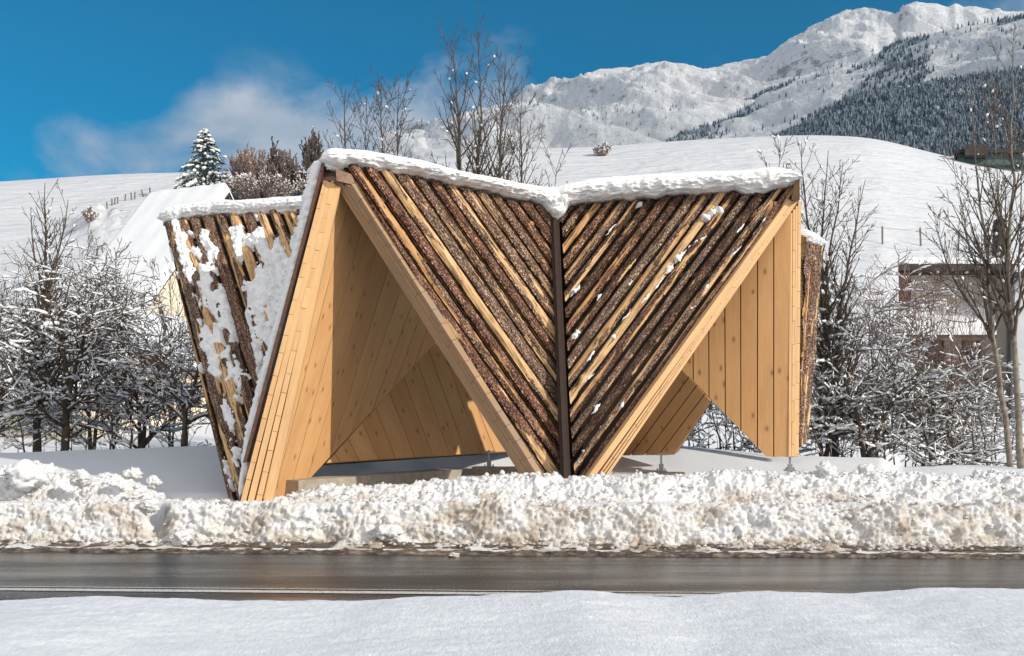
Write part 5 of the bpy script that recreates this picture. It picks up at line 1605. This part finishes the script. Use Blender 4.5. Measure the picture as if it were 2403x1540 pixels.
def gable_house(name, label, c, ang, Lx, Ly, zb, ze, zr, wall, roofm, over=0.6, snow_t=0.5, gm=None, dh=(0.4,), cat='house', windows=()):
    """gabled house: ridge along local y, gable ends at +-Ly/2; c centre in plan"""
    root = empty(name, (c[0], c[1], zb)); root.rotation_euler = (0, 0, ang); tag(root, label, cat)
    hz = ze - zb; hr = zr - zb; w2, l2 = Lx / 2, Ly / 2
    mb = MB(); mb.box(-w2, w2, -l2, l2, 0, hz); mb.build('wall', wall, root)
    for s in (-1, 1):
        mb = MB(); mb.prism([(-w2, s * l2 - s * .1, hz + .002), (w2, s * l2 - s * .1, hz + .002), (0, s * l2 - s * .1, hr)], V3(0, s * 0.1, 0)); mb.build('gable', gm or wall, root)
    pit = (hr - hz) / w2; nx = 1 / math.sqrt(1 + pit * pit)
    rf = MB(); sn = None
    for s in (-1, 1):
        a = [(0, -l2 - over, hr + .05), (0, l2 + over, hr + .05), (s * (w2 + over), l2 + over, hz - pit * over + .05), (s * (w2 + over), -l2 - over, hz - pit * over + .05)]
        rf.prism(a, V3(0, 0, 0.18))
    ro = rf.build('roof', roofm, root)
    for s in (-1, 1):
        # thick wavy snow sheet
        n1, n2 = 40, 50
        T, S_ = np.meshgrid(np.linspace(0, 1, n1), np.linspace(-1, 1, n2), indexing='ij')
        X = s * T * (w2 + over + 0.12); Y = S_ * (l2 + over + .1)
        ed = np.clip(np.minimum((1 - T) * 8, (1 - np.abs(S_)) * 10), 0, 1) ** 0.5
        Z = hr + .23 - pit * np.abs(X) + ed * snow_t * (1 + 0.12 * fbm(X * .5, Y * .5, 0, 5, 3)) + 0.05 * fbm(X * 1.3, Y * .6, 0, 7, 2) + 0.010 * np.sin(Y * 5 + 0.6 * X) * (1 + fbm(X * .4, Y * .4, 0, 3, 2))
        mesh_np('roof_snow', np.stack([X, Y, Z], -1).reshape(-1, 3), grid_faces(n1, n2) if s < 0 else grid_faces(n1, n2)[:, ::-1], FIELD, root)
    for (side, a, z, w, h) in windows:
        mb = MB(); g_ = MB()
        if side == 'g': mb.box(a - w / 2 - .08, a + w / 2 + .08, -l2 - .05, -l2 + .02, z - .08, z + h + .08); g_.box(a - w / 2, a + w / 2, -l2 - .07, -l2, z, z + h)
        elif side == 'e': mb.box(-w2 - .05, -w2 + .02, a - w / 2 - .08, a + w / 2 + .08, z - .08, z + h + .08); g_.box(-w2 - .07, -w2, a - w / 2, a + w / 2, z, z + h)
        else: mb.box(w2 - .02, w2 + .05, a - w / 2 - .08, a + w / 2 + .08, z - .08, z + h + .08); g_.box(w2, w2 + .07, a - w / 2, a + w / 2, z, z + h)
        fo = mb.build('window', TIMBER, root); g_.build('pane', GLASS, fo)
    return root


# main chalet: cream gable end turned right, big snowy slope facing left-front
gable_house('chalet', 'large cream chalet with a steep snow-covered roof behind the left trees', (-16.8, 51.4), math.radians(65), 10.5, 4.2, 0.4, 6.95, 13.2, CREAM, TIMBER, windows=(('g', -2.6, 2.6, 1.2, 1.3), ('g', 1.0, 2.6, 1.2, 1.3), ('e', -1, 2.8, 1.1, 1.3), ('e', 1, 2.8, 1.1, 1.3)))
gable_house('chalet', 'higher chalet whose snowy roof corner pokes out beyond the big roof', (-21.9, 62.8), math.radians(65), 4.6, 2.6, 6.0, 11.9, 12.8, CREAM, TIMBER, over=.5, snow_t=.3)
gable_house('annex', 'small brown-gabled annex with a snowy roof in front of the chalet', (-14.4, 40.0), math.radians(-12), 3.6, 4.0, 0.4, 4.0, 5.6, CREAM, TIMBER, over=0.4, snow_t=.35, gm=TIMBR, cat='annex')
gable_house('garage', 'low cream outbuilding with a snowy roof at the left edge', (-19.0, 38.0), math.radians(70), 5.5, 11, 0.2, 2.6, 4.4, CREAM, TIMBER, over=0.5, snow_t=.4, cat='outbuilding', windows=(('w', -2, 0.9, 1.0, 1.1), ('w', 2, 0.9, 1.0, 1.1)))

# flat-roofed house on the right
d = 42.0
root = empty('flat_roofed_house', (0, d, 0)); tag(root, 'beige house with dark flat roof edge behind the right-hand trees', 'house')
def hb(name, u0, v0, u1, v1, y0, y1, mat, par=None):
    par = par or root
    a, b = P(u0, v0, d), P(u1, v1, d); mb = MB(); q = 0.42; x0, x1, p0, p1, z0, z1 = a[0], b[0], y0 - d, y1 - d, b[2], a[2]
    mb.box8([(x0 + q * p0, p0, z0), (x1 + q * p0, p0, z0), (x1 + q * p1, p1, z0), (x0 + q * p1, p1, z0), (x0 + q * p0, p0, z1), (x1 + q * p0, p0, z1), (x1 + q * p1, p1, z1), (x0 + q * p1, p1, z1)])
    return mb.build(name, mat, par)
hb('wall', 2137, 646, 2640, 1050, d, d + 9, BEIGE)
rf = hb('roof', 2110, 630, 2660, 645.5, d - 1.2, d + 9.6, SLATE); hb('roof_snow', 2112, 615, 2658, 629.7, d - 1.1, d + 9.4, FIELD, rf)
hb('side_panel', 2110, 646, 2136, 727, d - 1.1, d + 8, TIMBR)
pa, pb2 = P(2112, 727, d), P(2328, 727, d); pe = P(2112, 786, d - 2.4)
mb = MB(); mb.prism([(pa[0], -0.005, pa[2]), (pb2[0], -0.005, pb2[2]), (pb2[0] - 1.0, -2.4, pe[2]), (pa[0] - 1.0, -2.4, pe[2])], V3(0, 0, -0.12)); mb.build('porch_roof', SLATE, root)
mb = MB(); mb.prism([(pa[0], -0.006, pa[2] + .3), (pb2[0], -0.006, pb2[2] + .3), (pb2[0] - 1.0, -2.4, pe[2] + .3), (pa[0] - 1.0, -2.4, pe[2] + .3)], V3(0, 0, -0.295)); mb.build('porch_snow', FIELD, root)
hb('lower_eave', 2140, 888, 2366, 894, d - 0.7, d - 0.003, SLATE)
wd = hb('window', 2170, 800, 2215, 850, d - .06, d - .003, TIMBER); hb('pane', 2174, 804, 2211, 846, d - .08, d - .062, GLASS, wd)
wd = hb('window', 2255, 800, 2300, 850, d - .06, d - .003, TIMBER); hb('pane', 2259, 804, 2296, 846, d - .08, d - .062, GLASS, wd)
hb('side_wing', 2369, 672, 2640, 1050, d - 2.4, d - 0.004, GREYW)
hb('wing_fascia', 2366, 662, 2660, 671.7, d - 2.8, d - 0.004, SLATE)
hb('wing_snow', 2368, 640, 2658, 661.6, d - 2.7, d - 0.01, FIELD)
hb('downpipe', 2361, 646, 2365, 1050, d - .25, d - .05, ZINC)
mb = MB(); a = P(2338, 630, d); b = P(2364, 630, d); t_ = P(2350, 512, d)
mb.prism([a - V3(0, d, 0), b - V3(0, d, 0), t_ - V3(-.12, d, 0), t_ - V3(.12, d, 0)], V3(0, 0.5, 0)); mb.build('chimney', SLATE, root)

# far dark building on the hill crest
d = 163.0
root = empty('distant_building', (0, d, 0)); tag(root, 'dark low building on the hill crest at the right edge', 'building')
hb('wall', 2246, 362, 2460, 415, d, d + 10, GREENW)
hb('roof', 2240, 355, 2470, 361.8, d - 1, d + 11, SLATE)
hb('upper_block', 2262, 349, 2316, 374, d - 2.5, d - .01, SLATE)
hb('wall_band', 2244, 388, 2462, 392, d - .4, d - .01, SLATE)
print('slabs', SLAB_N[0])

# thin winter air between the camera and the mountains
mb = MB(); mb.box(-9500, 9500, -70, 5200, -42, 2100)
M = Mat('air'); M.n.remove(M.b)
vp = M.n.new('ShaderNodeVolumePrincipled'); vp.inputs['Density'].default_value = 2.6e-5; vp.inputs['Color'].default_value = (0.30, 0.62, 1.0, 1); vp.inputs['Anisotropy'].default_value = 0.2
M.l.new(vp.outputs[0], [n for n in M.n if n.type == 'OUTPUT_MATERIAL'][0].inputs['Volume'])
hz = mb.build('haze', M.m); hz['kind'] = 'stuff'; hz['label'] = 'thin pale haze over the far mountains'; hz['category'] = 'haze'
